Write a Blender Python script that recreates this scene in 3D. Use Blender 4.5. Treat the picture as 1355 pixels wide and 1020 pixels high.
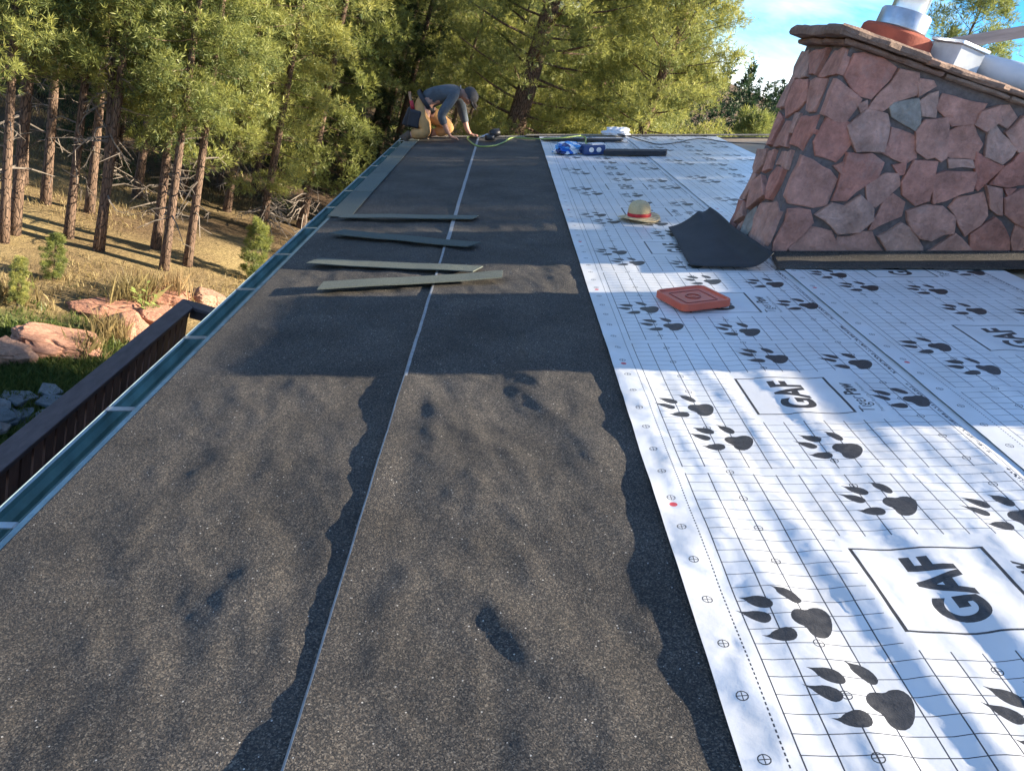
import bpy, bmesh, math, random
import numpy as np
from mathutils import Vector, Matrix, noise, geometry

for o in list(bpy.data.objects): bpy.data.objects.remove(o)
scene = bpy.context.scene
col = scene.collection
R = math.radians
rnd = random.Random(7)
rng = np.random.default_rng(7)

# ---------------------------------------------------------------- frames
# roof frame: X up the slope (right), Y along the eave (away), Z normal to the roof; RT turns it into the world
PITCH = R(17.0)
RT = Matrix(((math.cos(PITCH), 0, -math.sin(PITCH), 0), (0, 1, 0, 0), (math.sin(PITCH), 0, math.cos(PITCH), 0), (0, 0, 0, 1)))
EYE_H = 1.147                       # eye above the roof surface
CAM_P = math.atan(458 / 1060)
CAM_YAW = R(0.27)

# ---------------------------------------------------------------- camera
cam_d = bpy.data.cameras.new('camera')
cam = bpy.data.objects.new('camera', cam_d); col.objects.link(cam)
cam_d.sensor_width = 36; cam_d.sensor_fit = 'HORIZONTAL'; cam_d.lens = 36 * 1060 / 1355
cam_d.clip_start = 0.05; cam_d.clip_end = 3000
CAM_M = RT @ Matrix.Translation((0, 0, EYE_H)) @ Matrix.Rotation(-CAM_YAW, 4, 'Z') @ Matrix.Rotation(math.pi / 2 - CAM_P, 4, 'X')
cam.matrix_world = CAM_M
SURVEY_M = CAM_M.copy()             # station from which positions were surveyed
scene.camera = cam

# ---------------------------------------------------------------- sky and sun
SUN_EL, SUN_AZ = R(8.6), R(0.6)     # against the roof plane: raking almost straight down the slope
SUN_DIR = (RT.to_3x3() @ Vector((math.cos(SUN_EL) * math.cos(SUN_AZ), math.cos(SUN_EL) * math.sin(SUN_AZ), math.sin(SUN_EL)))).normalized()
world = bpy.data.worlds.new('World'); scene.world = world; world.use_nodes = True
wn = world.node_tree; wn.nodes.clear()

def nd(nt, typ, ins=None, **attrs):
    n = nt.nodes.new(typ)
    for k, v in attrs.items(): setattr(n, k, v)
    for k, v in (ins or {}).items():
        s = n.inputs[k]
        if isinstance(v, bpy.types.NodeSocket): nt.links.new(v, s)
        else: s.default_value = v
    return n

sky = nd(wn, 'ShaderNodeTexSky', sky_type='NISHITA', sun_disc=False, sun_elevation=math.asin(SUN_DIR.z),
         sun_rotation=math.atan2(SUN_DIR.x, SUN_DIR.y), altitude=1500, air_density=1.0, dust_density=0.3, ozone_density=3.0)
tcw = nd(wn, 'ShaderNodeTexCoord')
mpw = nd(wn, 'ShaderNodeMapping', {'Vector': tcw.outputs['Generated'], 'Rotation': (0, R(14), R(20)), 'Scale': (1.6, 0.9, 7.0)})
cn = nd(wn, 'ShaderNodeTexNoise', {'Vector': mpw.outputs[0], 'Scale': 1.9, 'Detail': 7.0, 'Roughness': 0.55, 'Distortion': 0.4})
cr = nd(wn, 'ShaderNodeMapRange', {'Value': cn.outputs['Fac'], 'From Min': 0.46, 'From Max': 0.80, 'To Max': 0.75})
wb = nd(wn, 'ShaderNodeHueSaturation', {'Color': sky.outputs[0], 'Saturation': 1.42})
cm = nd(wn, 'ShaderNodeMix', {'Factor': cr.outputs[0], 6: wb.outputs[0], 7: (9.0, 9.3, 9.8, 1)}, data_type='RGBA')
sz = nd(wn, 'ShaderNodeSeparateXYZ', {0: tcw.outputs['Generated']})
bn = nd(wn, 'ShaderNodeTexNoise', {'Vector': tcw.outputs['Generated'], 'Scale': 3.0, 'Detail': 6.0, 'Roughness': 0.5})
el = nd(wn, 'ShaderNodeMath', {0: bn.outputs['Fac'], 1: -0.16, 2: sz.outputs[2]}, operation='MULTIPLY_ADD')
bk = nd(wn, 'ShaderNodeMapRange', {'Value': el.outputs[0], 'From Min': 0.0, 'From Max': -0.035, 'To Max': 0.85})
cm = nd(wn, 'ShaderNodeMix', {'Factor': bk.outputs[0], 6: cm.outputs[2], 7: (9.0, 9.3, 9.8, 1)}, data_type='RGBA')   # low bank of cloud round the horizon
bg = nd(wn, 'ShaderNodeBackground', {'Color': cm.outputs[2], 'Strength': 0.068})
wo = nd(wn, 'ShaderNodeOutputWorld', {'Surface': bg.outputs[0]})

sun_d = bpy.data.lights.new('sun', 'SUN'); sun_d.energy = 5.0; sun_d.angle = R(0.5); sun_d.color = (1.0, 0.88, 0.69)
sun = bpy.data.objects.new('sun', sun_d); col.objects.link(sun)
sun.rotation_euler = (-SUN_DIR).to_track_quat('-Z', 'Y').to_euler(); sun.location = (30, 0, 30)

vs = scene.view_settings
vs.view_transform = 'Standard'; vs.look = 'None'; vs.gamma = 1; vs.use_curve_mapping = False
vs.exposure = 2.05
scene.render.resolution_x = 1024; scene.render.resolution_y = 770

# ---------------------------------------------------------------- helpers
def pix_ray(px, py):
    d = Vector(((px - 677.5) / 1060, -(py - 510) / 1060, -1))
    return SURVEY_M.translation.copy(), (SURVEY_M.to_3x3() @ d)

def ground_z(x, y):
    s = -0.8 * x + 0.6 * y
    z = -4.7 - 0.5 * min(max((y - 8) / 15, 0), 1)
    z += 0.13 * max(0, s - 30) if s < 200 else 22.1
    z += 0.25 * noise.noise(Vector((x * 0.13, y * 0.13, 3))) + 0.06 * noise.noise(Vector((x * 0.6, y * 0.6, 9)))
    return z

def at_ground(px, py):
    """the place on the terrain that lies towards this direction"""
    o, d = pix_ray(px, py)
    t = 1.0
    while t < 400:
        q = o + d * t
        if q.z < ground_z(q.x, q.y): break
        t += 0.05
    q = o + d * t
    return Vector((q.x, q.y, ground_z(q.x, q.y)))

def on_roof(px, py, z=0.0):
    o, d = pix_ray(px, py); Ri = RT.inverted()
    o = Ri @ o; d = Ri.to_3x3() @ d
    t = (z - o.z) / d.z
    return o + d * t

def mat(name, color, rough=0.7, var=0.25, scale=8.0, bump=0.0, bscale=60.0, metallic=0.0, color2=None, detail=6.0, spec=0.4, stretch=(1, 1, 1), per_object=0.0):
    m = bpy.data.materials.new(name); m.use_nodes = True
    nt = m.node_tree; b = nt.nodes['Principled BSDF']
    tc = nd(nt, 'ShaderNodeTexCoord')
    mp = nd(nt, 'ShaderNodeMapping', {'Vector': tc.outputs['Object'], 'Scale': stretch})
    n1 = nd(nt, 'ShaderNodeTexNoise', {'Vector': mp.outputs[0], 'Scale': scale, 'Detail': detail, 'Roughness': 0.6})
    c2 = color2 or tuple(c * (1 - var) for c in color)
    c1 = tuple(min(1, c * (1 + var * 0.6)) for c in color) if color2 is None else color
    r = nd(nt, 'ShaderNodeMapRange', {'Value': n1.outputs['Fac'], 'From Min': 0.3, 'From Max': 0.7})
    mx = nd(nt, 'ShaderNodeMix', {'Factor': r.outputs[0], 6: (*c2, 1), 7: (*c1, 1)}, data_type='RGBA')
    out = mx.outputs[2]
    if per_object:
        oi = nd(nt, 'ShaderNodeObjectInfo')
        pr = nd(nt, 'ShaderNodeMapRange', {'Value': oi.outputs['Random'], 'To Min': 1 - per_object, 'To Max': 1 + per_object})
        hs = nd(nt, 'ShaderNodeHueSaturation', {'Color': out, 'Value': pr.outputs[0]}); out = hs.outputs[0]
    nt.links.new(out, b.inputs['Base Color'])
    b.inputs['Roughness'].default_value = rough; b.inputs['Metallic'].default_value = metallic
    b.inputs['Specular IOR Level'].default_value = spec
    if bump:
        n2 = nd(nt, 'ShaderNodeTexNoise', {'Vector': mp.outputs[0], 'Scale': bscale, 'Detail': 5.0, 'Roughness': 0.65})
        bp = nd(nt, 'ShaderNodeBump', {'Height': n2.outputs['Fac'], 'Strength': bump, 'Distance': 0.01})
        nt.links.new(bp.outputs[0], b.inputs['Normal'])
    return m

def link_mesh(name, me, parent=None):
    o = bpy.data.objects.new(name, me); col.objects.link(o)
    if parent: o.parent = parent
    return o

class MB:
    """collects vertices and faces of one mesh"""
    def __init__(s): s.v = []; s.f = []; s.mi = []; s.cur = 0
    def add(s, vs, fs):
        k = len(s.v); s.v += [tuple(v) for v in vs]
        for f in fs: s.f.append(tuple(i + k for i in f)); s.mi.append(s.cur)
        return s
    def box(s, x0, x1, y0, y1, z0, z1, M=None):
        vs = [Vector((x, y, z)) for z in (z0, z1) for x, y in ((x0, y0), (x1, y0), (x1, y1), (x0, y1))]
        if M: vs = [M @ v for v in vs]
        return s.add(vs, [(3, 2, 1, 0), (4, 5, 6, 7), (0, 1, 5, 4), (1, 2, 6, 5), (2, 3, 7, 6), (3, 0, 4, 7)])
    def prism(s, poly, z0, z1, M=None):
        n = len(poly)
        vs = [Vector((p[0], p[1], z0)) for p in poly] + [Vector((p[0], p[1], z1)) for p in poly]
        if M: vs = [M @ v for v in vs]
        return s.add(vs, [tuple(range(n - 1, -1, -1)), tuple(range(n, 2 * n))] + [(i, (i + 1) % n, n + (i + 1) % n, n + i) for i in range(n)])
    def tube(s, path, rad, n=8, caps=True):
        path = [Vector(p) for p in path]; m = len(path)
        if not hasattr(rad, '__len__'): rad = [rad] * m
        vs = []; up = None
        for i, p in enumerate(path):
            d = (path[min(i + 1, m - 1)] - path[max(i - 1, 0)]).normalized()
            if up is None: up = d.orthogonal().normalized()
            up = (up - d * up.dot(d)).normalized(); sd = d.cross(up)
            for k in range(n):
                a = 2 * math.pi * k / n
                vs.append(p + (up * math.cos(a) + sd * math.sin(a)) * rad[i])
        fs = [(i * n + k, i * n + (k + 1) % n, (i + 1) * n + (k + 1) % n, (i + 1) * n + k) for i in range(m - 1) for k in range(n)]
        if caps: fs += [tuple(range(n - 1, -1, -1)), tuple(range((m - 1) * n, m * n))]
        return s.add(vs, fs)
    def lathe(s, prof, n=24, M=None, sx=1.0, sy=1.0):
        vs = [Vector((r * math.cos(2 * math.pi * k / n) * sx, r * math.sin(2 * math.pi * k / n) * sy, z)) for r, z in prof for k in range(n)]
        if M: vs = [M @ v for v in vs]
        m = len(prof)
        return s.add(vs, [(i * n + k, i * n + (k + 1) % n, (i + 1) * n + (k + 1) % n, (i + 1) * n + k) for i in range(m - 1) for k in range(n)])
    def build(s, name, mats, parent=None, smooth=False, bevel=0.0, seg=2):
        me = bpy.data.meshes.new(name); me.from_pydata([tuple(v) for v in s.v], [], s.f)
        for m in (mats if isinstance(mats, (list, tuple)) else [mats]): me.materials.append(m)
        if any(s.mi): me.polygons.foreach_set('material_index', s.mi)
        if smooth: me.polygons.foreach_set('use_smooth', [True] * len(me.polygons))
        me.update()
        o = link_mesh(name, me, parent)
        if bevel:
            b = o.modifiers.new('bevel', 'BEVEL'); b.width = bevel; b.segments = seg; b.limit_method = 'ANGLE'; b.angle_limit = R(40)
        return o

def tag(o, label, cat, group=None):
    o['label'] = label; o['category'] = cat
    if group: o['group'] = group
    return o
def structure(o): o['kind'] = 'structure'; return o
def thing(name, label, cat, M=None, group=None):
    o = bpy.data.objects.new(name, None); col.objects.link(o); o.empty_display_size = 0.1
    if M is not None: o.matrix_world = M
    return tag(o, label, cat, group)
def roofM(X, Y, Z=0.0, rz=0.0):
    return RT @ Matrix.Translation((X, Y, Z)) @ Matrix.Rotation(rz, 4, 'Z')

# gradient noise on arrays
def _hash(ix, iy, seed):
    h = (ix.astype(np.int64) * 374761393 + iy.astype(np.int64) * 668265263 + seed * 144665) & 0xFFFFFFFF
    h = ((h ^ (h >> 13)) * 1274126177) & 0xFFFFFFFF
    return ((h ^ (h >> 16)) & 0xFFFF) / 65536.0
def gnoise(x, y, seed=0):
    x = np.asarray(x, float); y = np.asarray(y, float)
    ix = np.floor(x); iy = np.floor(y); fx = x - ix; fy = y - iy
    def g(dx, dy):
        a = _hash(ix + dx, iy + dy, seed) * 2 * np.pi
        return np.cos(a) * (fx - dx) + np.sin(a) * (fy - dy)
    u = fx**3 * (fx * (fx * 6 - 15) + 10); v = fy**3 * (fy * (fy * 6 - 15) + 10)
    return 1.4 * ((g(0, 0) * (1 - u) + g(1, 0) * u) * (1 - v) + (g(0, 1) * (1 - u) + g(1, 1) * u) * v)
def fbm(x, y, seed=0, octv=3):
    t = 0; a = 1.0
    for k in range(octv): t = t + a * gnoise(x * 2**k, y * 2**k, seed + 17 * k); a *= 0.5
    return t
def sstep(a, b, x):
    t = np.clip((x - a) / (b - a), 0, 1); return t * t * (3 - 2 * t)

# ---------------------------------------------------------------- materials of the roof
def felt_material():
    m = bpy.data.materials.new('granulated black felt'); m.use_nodes = True
    nt = m.node_tree; b = nt.nodes['Principled BSDF']
    tc = nd(nt, 'ShaderNodeTexCoord')
    v1 = nd(nt, 'ShaderNodeTexVoronoi', {'Vector': tc.outputs['Object'], 'Scale': 330.0})
    v2 = nd(nt, 'ShaderNodeTexVoronoi', {'Vector': tc.outputs['Object'], 'Scale': 130.0, 'Randomness': 1.0})
    s1 = nd(nt, 'ShaderNodeSeparateColor', {'Color': v1.outputs['Color']})
    s2 = nd(nt, 'ShaderNodeSeparateColor', {'Color': v2.outputs['Color']})
    g = nd(nt, 'ShaderNodeValToRGB', {'Fac': s1.outputs[0]})
    e = g.color_ramp.elements
    e[0].position = 0.0; e[0].color = (0.022, 0.021, 0.021, 1)
    e[1].position = 0.97; e[1].color = (0.15, 0.13, 0.105, 1)
    q = e.new(0.5); q.color = (0.050, 0.046, 0.041, 1)
    q = e.new(0.80); q.color = (0.090, 0.073, 0.057, 1)
    # pale stray granules
    sp = nd(nt, 'ShaderNodeMath', {0: s2.outputs[1], 1: 0.978}, operation='GREATER_THAN')
    ds = nd(nt, 'ShaderNodeMath', {0: v2.outputs['Distance'], 1: 0.24}, operation='LESS_THAN')
    mu = nd(nt, 'ShaderNodeMath', {0: sp.outputs[0], 1: ds.outputs[0]}, operation='MULTIPLY')
    mx = nd(nt, 'ShaderNodeMix', {'Factor': mu.outputs[0], 6: g.outputs[0], 7: (0.45, 0.42, 0.37, 1)}, data_type='RGBA')
    # broad uneven dust
    n1 = nd(nt, 'ShaderNodeTexNoise', {'Vector': tc.outputs['Object'], 'Scale': 2.6, 'Detail': 6.0, 'Roughness': 0.6})
    r1 = nd(nt, 'ShaderNodeMapRange', {'Value': n1.outputs['Fac'], 'From Min': 0.35, 'From Max': 0.7, 'To Min': 0.78, 'To Max': 1.35})
    hs = nd(nt, 'ShaderNodeHueSaturation', {'Color': mx.outputs[2], 'Value': r1.outputs[0]})
    nt.links.new(hs.outputs[0], b.inputs['Base Color'])
    b.inputs['Roughness'].default_value = 0.85; b.inputs['Specular IOR Level'].default_value = 0.3
    n2 = nd(nt, 'ShaderNodeTexNoise', {'Vector': tc.outputs['Object'], 'Scale': 260.0, 'Detail': 3.0, 'Roughness': 0.7})
    bp = nd(nt, 'ShaderNodeBump', {'Height': n2.outputs['Fac'], 'Strength': 0.75, 'Distance': 0.0026})
    nt.links.new(bp.outputs[0], b.inputs['Normal'])
    return m

TILE = 1.06
def sheet_material(name, grid):
    m = bpy.data.materials.new(name); m.use_nodes = True
    nt = m.node_tree; b = nt.nodes['Principled BSDF']
    uv = nd(nt, 'ShaderNodeUVMap', uv_map='sheet'); sx = nd(nt, 'ShaderNodeSeparateXYZ', {0: uv.outputs[0]})
    U, Yv = sx.outputs[0], sx.outputs[1]          # metres across the sheet, metres along it from a logo's middle
    def M(op, a, b2=None, c=None):
        d = {0: a}
        if b2 is not None: d[1] = b2
        if c is not None: d[2] = c
        return nd(nt, 'ShaderNodeMath', d, operation=op).outputs[0]
    n0 = nd(nt, 'ShaderNodeTexNoise', {'Vector': uv.outputs[0], 'Scale': 5.0, 'Detail': 5.0})
    dirt = nd(nt, 'ShaderNodeMapRange', {'Value': n0.outputs['Fac'], 'From Min': 0.4, 'From Max': 0.75, 'To Min': 0.0, 'To Max': 0.32}).outputs[0]
    base = nd(nt, 'ShaderNodeMix', {'Factor': dirt, 6: (0.70, 0.70, 0.70, 1), 7: (0.42, 0.39, 0.34, 1)}, data_type='RGBA').outputs[2]
    if grid:
        # long lines every 64.5 mm, cross lines every 46 mm, panels of 1.06 m with a blank joint
        def line(v, period, off, w):
            f = M('FRACT', M('DIVIDE', M('SUBTRACT', v, off), period))
            d = M('MULTIPLY', M('ABSOLUTE', M('SUBTRACT', f, 0.5)), period)      # half a period at the line itself
            return M('GREATER_THAN', d, period / 2 - w / 2)
        yl = M('SUBTRACT', M('MULTIPLY', M('FRACT', M('ADD', M('DIVIDE', Yv, TILE), 0.5)), TILE), TILE / 2)
        inp = M('LESS_THAN', M('ABSOLUTE', yl), 0.512)
        inu = M('MULTIPLY', M('GREATER_THAN', U, 0.104), M('LESS_THAN', U, 1.012))
        ln = M('MAXIMUM', line(U, 0.0645, 0.106, 0.0030), line(yl, 0.0461, 0.0, 0.0021))
        ln = M('MULTIPLY', ln, M('MULTIPLY', inp, inu))
        dash = M('MULTIPLY', M('LESS_THAN', M('ABSOLUTE', M('SUBTRACT', U, 0.080)), 0.0017), M('LESS_THAN', M('FRACT', M('DIVIDE', Yv, 0.0125)), 0.6))
        # the run of tiny illegible print along the lap
        tn = nd(nt, 'ShaderNodeTexNoise', {'Vector': uv.outputs[0], 'Scale': 90.0, 'Detail': 2.0})
        small = M('MULTIPLY', M('LESS_THAN', M('ABSOLUTE', M('SUBTRACT', U, 1.028)), 0.006), M('GREATER_THAN', tn.outputs['Fac'], 0.5))
        small = M('MULTIPLY', small, M('LESS_THAN', M('FRACT', M('DIVIDE', Yv, 0.62)), 0.86))
        edge = M('LESS_THAN', M('ABSOLUTE', M('SUBTRACT', U, 1.037)), 0.0014)
        ink = M('MAXIMUM', M('MAXIMUM', ln, dash), M('MAXIMUM', small, edge))
        base = nd(nt, 'ShaderNodeMix', {'Factor': ink, 6: base, 7: (0.035, 0.035, 0.04, 1)}, data_type='RGBA').outputs[2]
    nt.links.new(base, b.inputs['Base Color'])
    b.inputs['Roughness'].default_value = 0.34; b.inputs['Specular IOR Level'].default_value = 0.45
    n2 = nd(nt, 'ShaderNodeTexNoise', {'Vector': uv.outputs[0], 'Scale': 28.0, 'Detail': 6.0, 'Roughness': 0.55})
    bp = nd(nt, 'ShaderNodeBump', {'Height': n2.outputs['Fac'], 'Strength': 0.35, 'Distance': 0.0022})
    nt.links.new(bp.outputs[0], b.inputs['Normal'])
    return m

M_felt = felt_material()
M_felt_edge = mat('felt cut edge', (0.27, 0.28, 0.285), 0.65, 0.3, 40)
M_sheet = sheet_material('white underlayment', True)
M_sheet_plain = sheet_material('white underlayment unlined', False)
M_ink = mat('black print', (0.045, 0.043, 0.042), 0.42, 0.5, 60, 0.2, 200)
M_red_ink = mat('red print', (0.7, 0.09, 0.10), 0.5, 0.2, 30)
M_ply = mat('plywood', (0.42, 0.30, 0.19), 0.75, 0.3, 3, 0.15, 40, stretch=(1, 9, 1), per_object=0.12)
M_trim = mat('brown trim paint', (0.075, 0.05, 0.035), 0.6, 0.25, 9, 0.1)
M_siding = mat('house siding', (0.30, 0.21, 0.14), 0.75, 0.25, 4, 0.15, 40, stretch=(1, 6, 1))
M_gutter = mat('green gutter paint', (0.19, 0.31, 0.28), 0.42, 0.35, 7, 0.08, 25, spec=0.5)
M_lip = mat('worn gutter lip', (0.27, 0.36, 0.37), 0.4, 0.3, 14, metallic=0.3)
M_galv = mat('galvanised metal', (0.45, 0.47, 0.5), 0.35, 0.22, 18, 0.08, 40, metallic=0.75)
M_starter = mat('grey green shingle strip', (0.115, 0.13, 0.11), 0.9, 0.45, 160, 0.5, 260, per_object=0.18)
M_rake = mat('tan shingle strip', (0.30, 0.24, 0.17), 0.9, 0.45, 120, 0.5, 260, per_object=0.15)
M_glass = mat('window glass', (0.03, 0.035, 0.04), 0.08, 0.1, 3, spec=0.8)

# ---------------------------------------------------------------- terrain
def terrain():
    xs = np.concatenate([np.arange(-420, -60, 15.0), np.arange(-60, -24, 2.0), np.arange(-24, 8, 0.4), np.arange(8, 40, 2.0), np.arange(40, 421, 15.0)])
    ys = np.concatenate([np.arange(-200, -10, 12.0), np.arange(-10, 4, 1.0), np.arange(4, 36, 0.4), np.arange(36, 90, 2.0), np.arange(90, 640, 18.0)])
    vs_ = [(x, y, ground_z(x, y)) for y in ys for x in xs]
    nx = len(xs)
    fs = [(j * nx + i, j * nx + i + 1, (j + 1) * nx + i + 1, (j + 1) * nx + i) for j in range(len(ys) - 1) for i in range(nx - 1)]
    me = bpy.data.meshes.new('ground'); me.from_pydata(vs_, [], fs); me.polygons.foreach_set('use_smooth', [True] * len(fs))
    m = bpy.data.materials.new('dry meadow and needle litter'); m.use_nodes = True
    nt = m.node_tree; b = nt.nodes['Principled BSDF']; tc = nd(nt, 'ShaderNodeTexCoord')
    a = nd(nt, 'ShaderNodeTexNoise', {'Vector': tc.outputs['Object'], 'Scale': 0.22, 'Detail': 8.0, 'Roughness': 0.65})
    f = nd(nt, 'ShaderNodeTexNoise', {'Vector': tc.outputs['Object'], 'Scale': 9.0, 'Detail': 8.0, 'Roughness': 0.7})
    r = nd(nt, 'ShaderNodeMapRange', {'Value': a.outputs['Fac'], 'From Min': 0.4, 'From Max': 0.62})
    c1 = nd(nt, 'ShaderNodeMix', {'Factor': f.outputs['Fac'], 6: (0.10, 0.065, 0.038, 1), 7: (0.22, 0.15, 0.085, 1)}, data_type='RGBA')
    c2 = nd(nt, 'ShaderNodeMix', {'Factor': f.outputs['Fac'], 6: (0.24, 0.175, 0.075, 1), 7: (0.42, 0.32, 0.16, 1)}, data_type='RGBA')
    c3 = nd(nt, 'ShaderNodeMix', {'Factor': r.outputs[0], 6: c1.outputs[2], 7: c2.outputs[2]}, data_type='RGBA')
    # brown needle litter, its colour darkened for the shade under the closed forest
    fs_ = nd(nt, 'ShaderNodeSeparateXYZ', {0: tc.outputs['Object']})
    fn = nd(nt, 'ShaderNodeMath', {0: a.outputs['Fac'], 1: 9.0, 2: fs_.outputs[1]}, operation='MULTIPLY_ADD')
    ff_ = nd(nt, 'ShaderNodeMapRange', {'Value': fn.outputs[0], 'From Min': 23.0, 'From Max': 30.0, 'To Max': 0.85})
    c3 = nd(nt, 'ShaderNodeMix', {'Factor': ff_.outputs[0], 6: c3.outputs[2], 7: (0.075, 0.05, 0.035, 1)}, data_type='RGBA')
    # the watered patch beside the deck
    dv = nd(nt, 'ShaderNodeVectorMath', {0: tc.outputs['Object'], 1: (-5.2, 9.6, -4.8)}, operation='DISTANCE')
    nb = nd(nt, 'ShaderNodeTexNoise', {'Vector': tc.outputs['Object'], 'Scale': 1.4, 'Detail': 5.0})
    ad = nd(nt, 'ShaderNodeMath', {0: nb.outputs['Fac'], 1: 2.2, 2: dv.outputs['Value']}, operation='MULTIPLY_ADD')
    gr = nd(nt, 'ShaderNodeMapRange', {'Value': ad.outputs[0], 'From Min': 4.4, 'From Max': 3.2})
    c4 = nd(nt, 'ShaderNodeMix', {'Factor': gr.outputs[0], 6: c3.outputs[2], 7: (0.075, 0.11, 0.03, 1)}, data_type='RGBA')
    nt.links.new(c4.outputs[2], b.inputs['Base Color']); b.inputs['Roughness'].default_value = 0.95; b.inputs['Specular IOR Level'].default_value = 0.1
    bp = nd(nt, 'ShaderNodeBump', {'Height': f.outputs['Fac'], 'Strength': 0.9, 'Distance': 0.12}); nt.links.new(bp.outputs[0], b.inputs['Normal'])
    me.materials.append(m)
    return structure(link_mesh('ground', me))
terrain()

# ---------------------------------------------------------------- the house
EAVE, RIDGE, Y0, Y1 = -1.25, 4.7, -4.0, 10.62
house = thing('house', 'house whose low pitched roof is being covered, green gutter along its eave', 'house', Matrix.Translation((2.0, 3.0, -4.7)))
Hi = house.matrix_world.inverted()
def house_part(mb, name, m, parent=None, roof=True, **k):
    mb.v = [tuple(Hi @ ((RT @ Vector(v)) if roof else Vector(v))) for v in mb.v]
    return mb.build(name, m, parent or house, **k)
house_part(MB().box(EAVE, RIDGE, Y0, Y1, -0.16, -0.019), 'roof_deck', M_ply)
# bare plywood sheets left uncovered up the slope and under the felt
for i, x0 in enumerate((-1.245, -0.03, 1.19, 2.41, 3.63)):
    yy = Y0 + 0.005 - (1.2 if i % 2 else 0)
    while yy < Y1 - 0.05:
        a, b_ = max(yy, Y0 + 0.005), min(yy + 2.436, Y1 - 0.004)
        if b_ - a > 0.1:
            x1 = min(x0 + 1.215, RIDGE - 0.004)
            house_part(MB().box(x0, x1, a, b_, -0.0185, -0.001), 'plywood_sheet', M_ply)
        yy += 2.441
# fascia, rake boards, walls, far slope
house_part(MB().box(EAVE - 0.022, EAVE - 0.002, Y0, Y1, -0.19, -0.006), 'fascia_board', M_trim)
house_part(MB().box(EAVE, RIDGE, Y1 + 0.002, Y1 + 0.03, -0.20, -0.004), 'rake_board', M_trim)
rw = RT @ Vector((RIDGE, 0, 0))
far = MB(); far.prism([(rw.x, rw.z - 0.001), (rw.x + 5.5, rw.z - 1.7), (rw.x + 5.5, rw.z - 1.86), (rw.x + 0.03, rw.z - 0.17)], Y0, Y1, Matrix(((1, 0, 0, 0), (0, 0, 1, 0), (0, 1, 0, 0), (0, 0, 0, 1))))
house_part(far, 'far_roof_slope', M_ply, roof=False)
house_part(MB().box(-0.62, 9.2, Y0 + 0.5, Y1 - 0.5, -5.6, -0.42), 'wall', M_siding, roof=False)
gb = MB(); gb.prism([(-0.6, -0.43), (9.1, -0.43), (rw.x + 0.02, rw.z - 0.2)], Y1 - 0.62, Y1 - 0.54, Matrix(((1, 0, 0, 0), (0, 0, 1, 0), (0, 1, 0, 0), (0, 0, 0, 1))))
house_part(gb, 'gable_wall', M_siding, roof=False)
for yc in (-1.2, 2.4, 6.0):
    w = house_part(MB().box(-0.66, -0.625, yc - 0.75, yc + 0.75, -2.1, -0.75), 'window', M_trim, roof=False)
    for s in (-1, 1):
        house_part(MB().box(-0.668, -0.661, yc + s * 0.36 - 0.32, yc + s * 0.36 + 0.32, -2.02, -0.83), 'pane', M_glass, w, roof=False)
# metal drip edge along the eave
house_part(MB().box(EAVE - 0.012, EAVE + 0.02, Y0, Y1, 0.0005, 0.003), 'drip_edge', M_lip)

# gutter: back, floor, moulded front and rolled lip, hung level in the world just under the eave
ev = RT @ Vector((EAVE, 0, 0))
prof = [(-0.030, -0.026), (-0.031, -0.125), (-0.045, -0.138), (-0.085, -0.138), (-0.094, -0.125), (-0.097, -0.105), (-0.112, -0.085), (-0.114, -0.058)]
def extrude_profile(pr, ya, yb, th):
    mb = MB(); n = len(pr)
    nrm = []
    for i in range(n):
        a, b_ = Vector(pr[max(i - 1, 0)]), Vector(pr[min(i + 1, n - 1)])
        t = (b_ - a).normalized(); nrm.append(Vector((t.y, -t.x)))
    ins = [Vector(p) for p in pr]; out = [Vector(p) + nn * -th for p, nn in zip(pr, nrm)]
    loop = ins + out[::-1]; m_ = len(loop)
    vv = [(ev.x + p.x, y, ev.z + p.y) for y in (ya, yb) for p in loop]
    mb.add(vv, [(i, (i + 1) % m_, m_ + (i + 1) % m_, m_ + i) for i in range(m_)] + [tuple(range(m_ - 1, -1, -1)), tuple(range(m_, 2 * m_))])
    return mb
gut = house_part(extrude_profile(prof, Y0, Y1 + 0.02, -0.0015), 'gutter', M_gutter, roof=False)
house_part(extrude_profile([(-0.1155, -0.062), (-0.121, -0.054), (-0.116, -0.048), (-0.106, -0.052)], Y0, Y1 + 0.02, -0.002), 'gutter_lip', M_lip, gut, roof=False)
for k in range(-2, 13):
    y = 1.775 + 0.715 * k
    hb = MB(); hb.prism([(ev.x - 0.116, ev.z - 0.052), (ev.x - 0.030, ev.z - 0.026), (ev.x - 0.030, ev.z - 0.022), (ev.x - 0.116, ev.z - 0.047)], y - 0.014, y + 0.014, Matrix(((1, 0, 0, 0), (0, 0, 1, 0), (0, 1, 0, 0), (0, 0, 0, 1))))
    hb.box(ev.x - 0.0295, ev.x - 0.026, y - 0.013, y + 0.013, ev.z - 0.06, ev.z - 0.0225)
    house_part(hb, 'gutter_hanger', M_galv, gut, roof=False)

# ---------------------------------------------------------------- felt strips
def wrinkle(x, y, seed):
    d = 0.25 * gnoise(x * 2.0, y * 1.4, seed + 5)
    a = fbm((x + 0.35 * y) * 3.0 + d * 2, (y - 0.3 * x) * 1.7, seed, 3)
    lum = np.maximum(0, gnoise(x * 5.5, y * 3.6, seed + 3) - 0.22)
    return 0.0110 * a + 0.007 * lum + 0.0042 * np.maximum(0, gnoise((x + 0.5 * y) * 13, (y - 0.4 * x) * 6, seed + 8)) + 0.0012 * gnoise(x * 24, y * 17, seed + 9)

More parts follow.
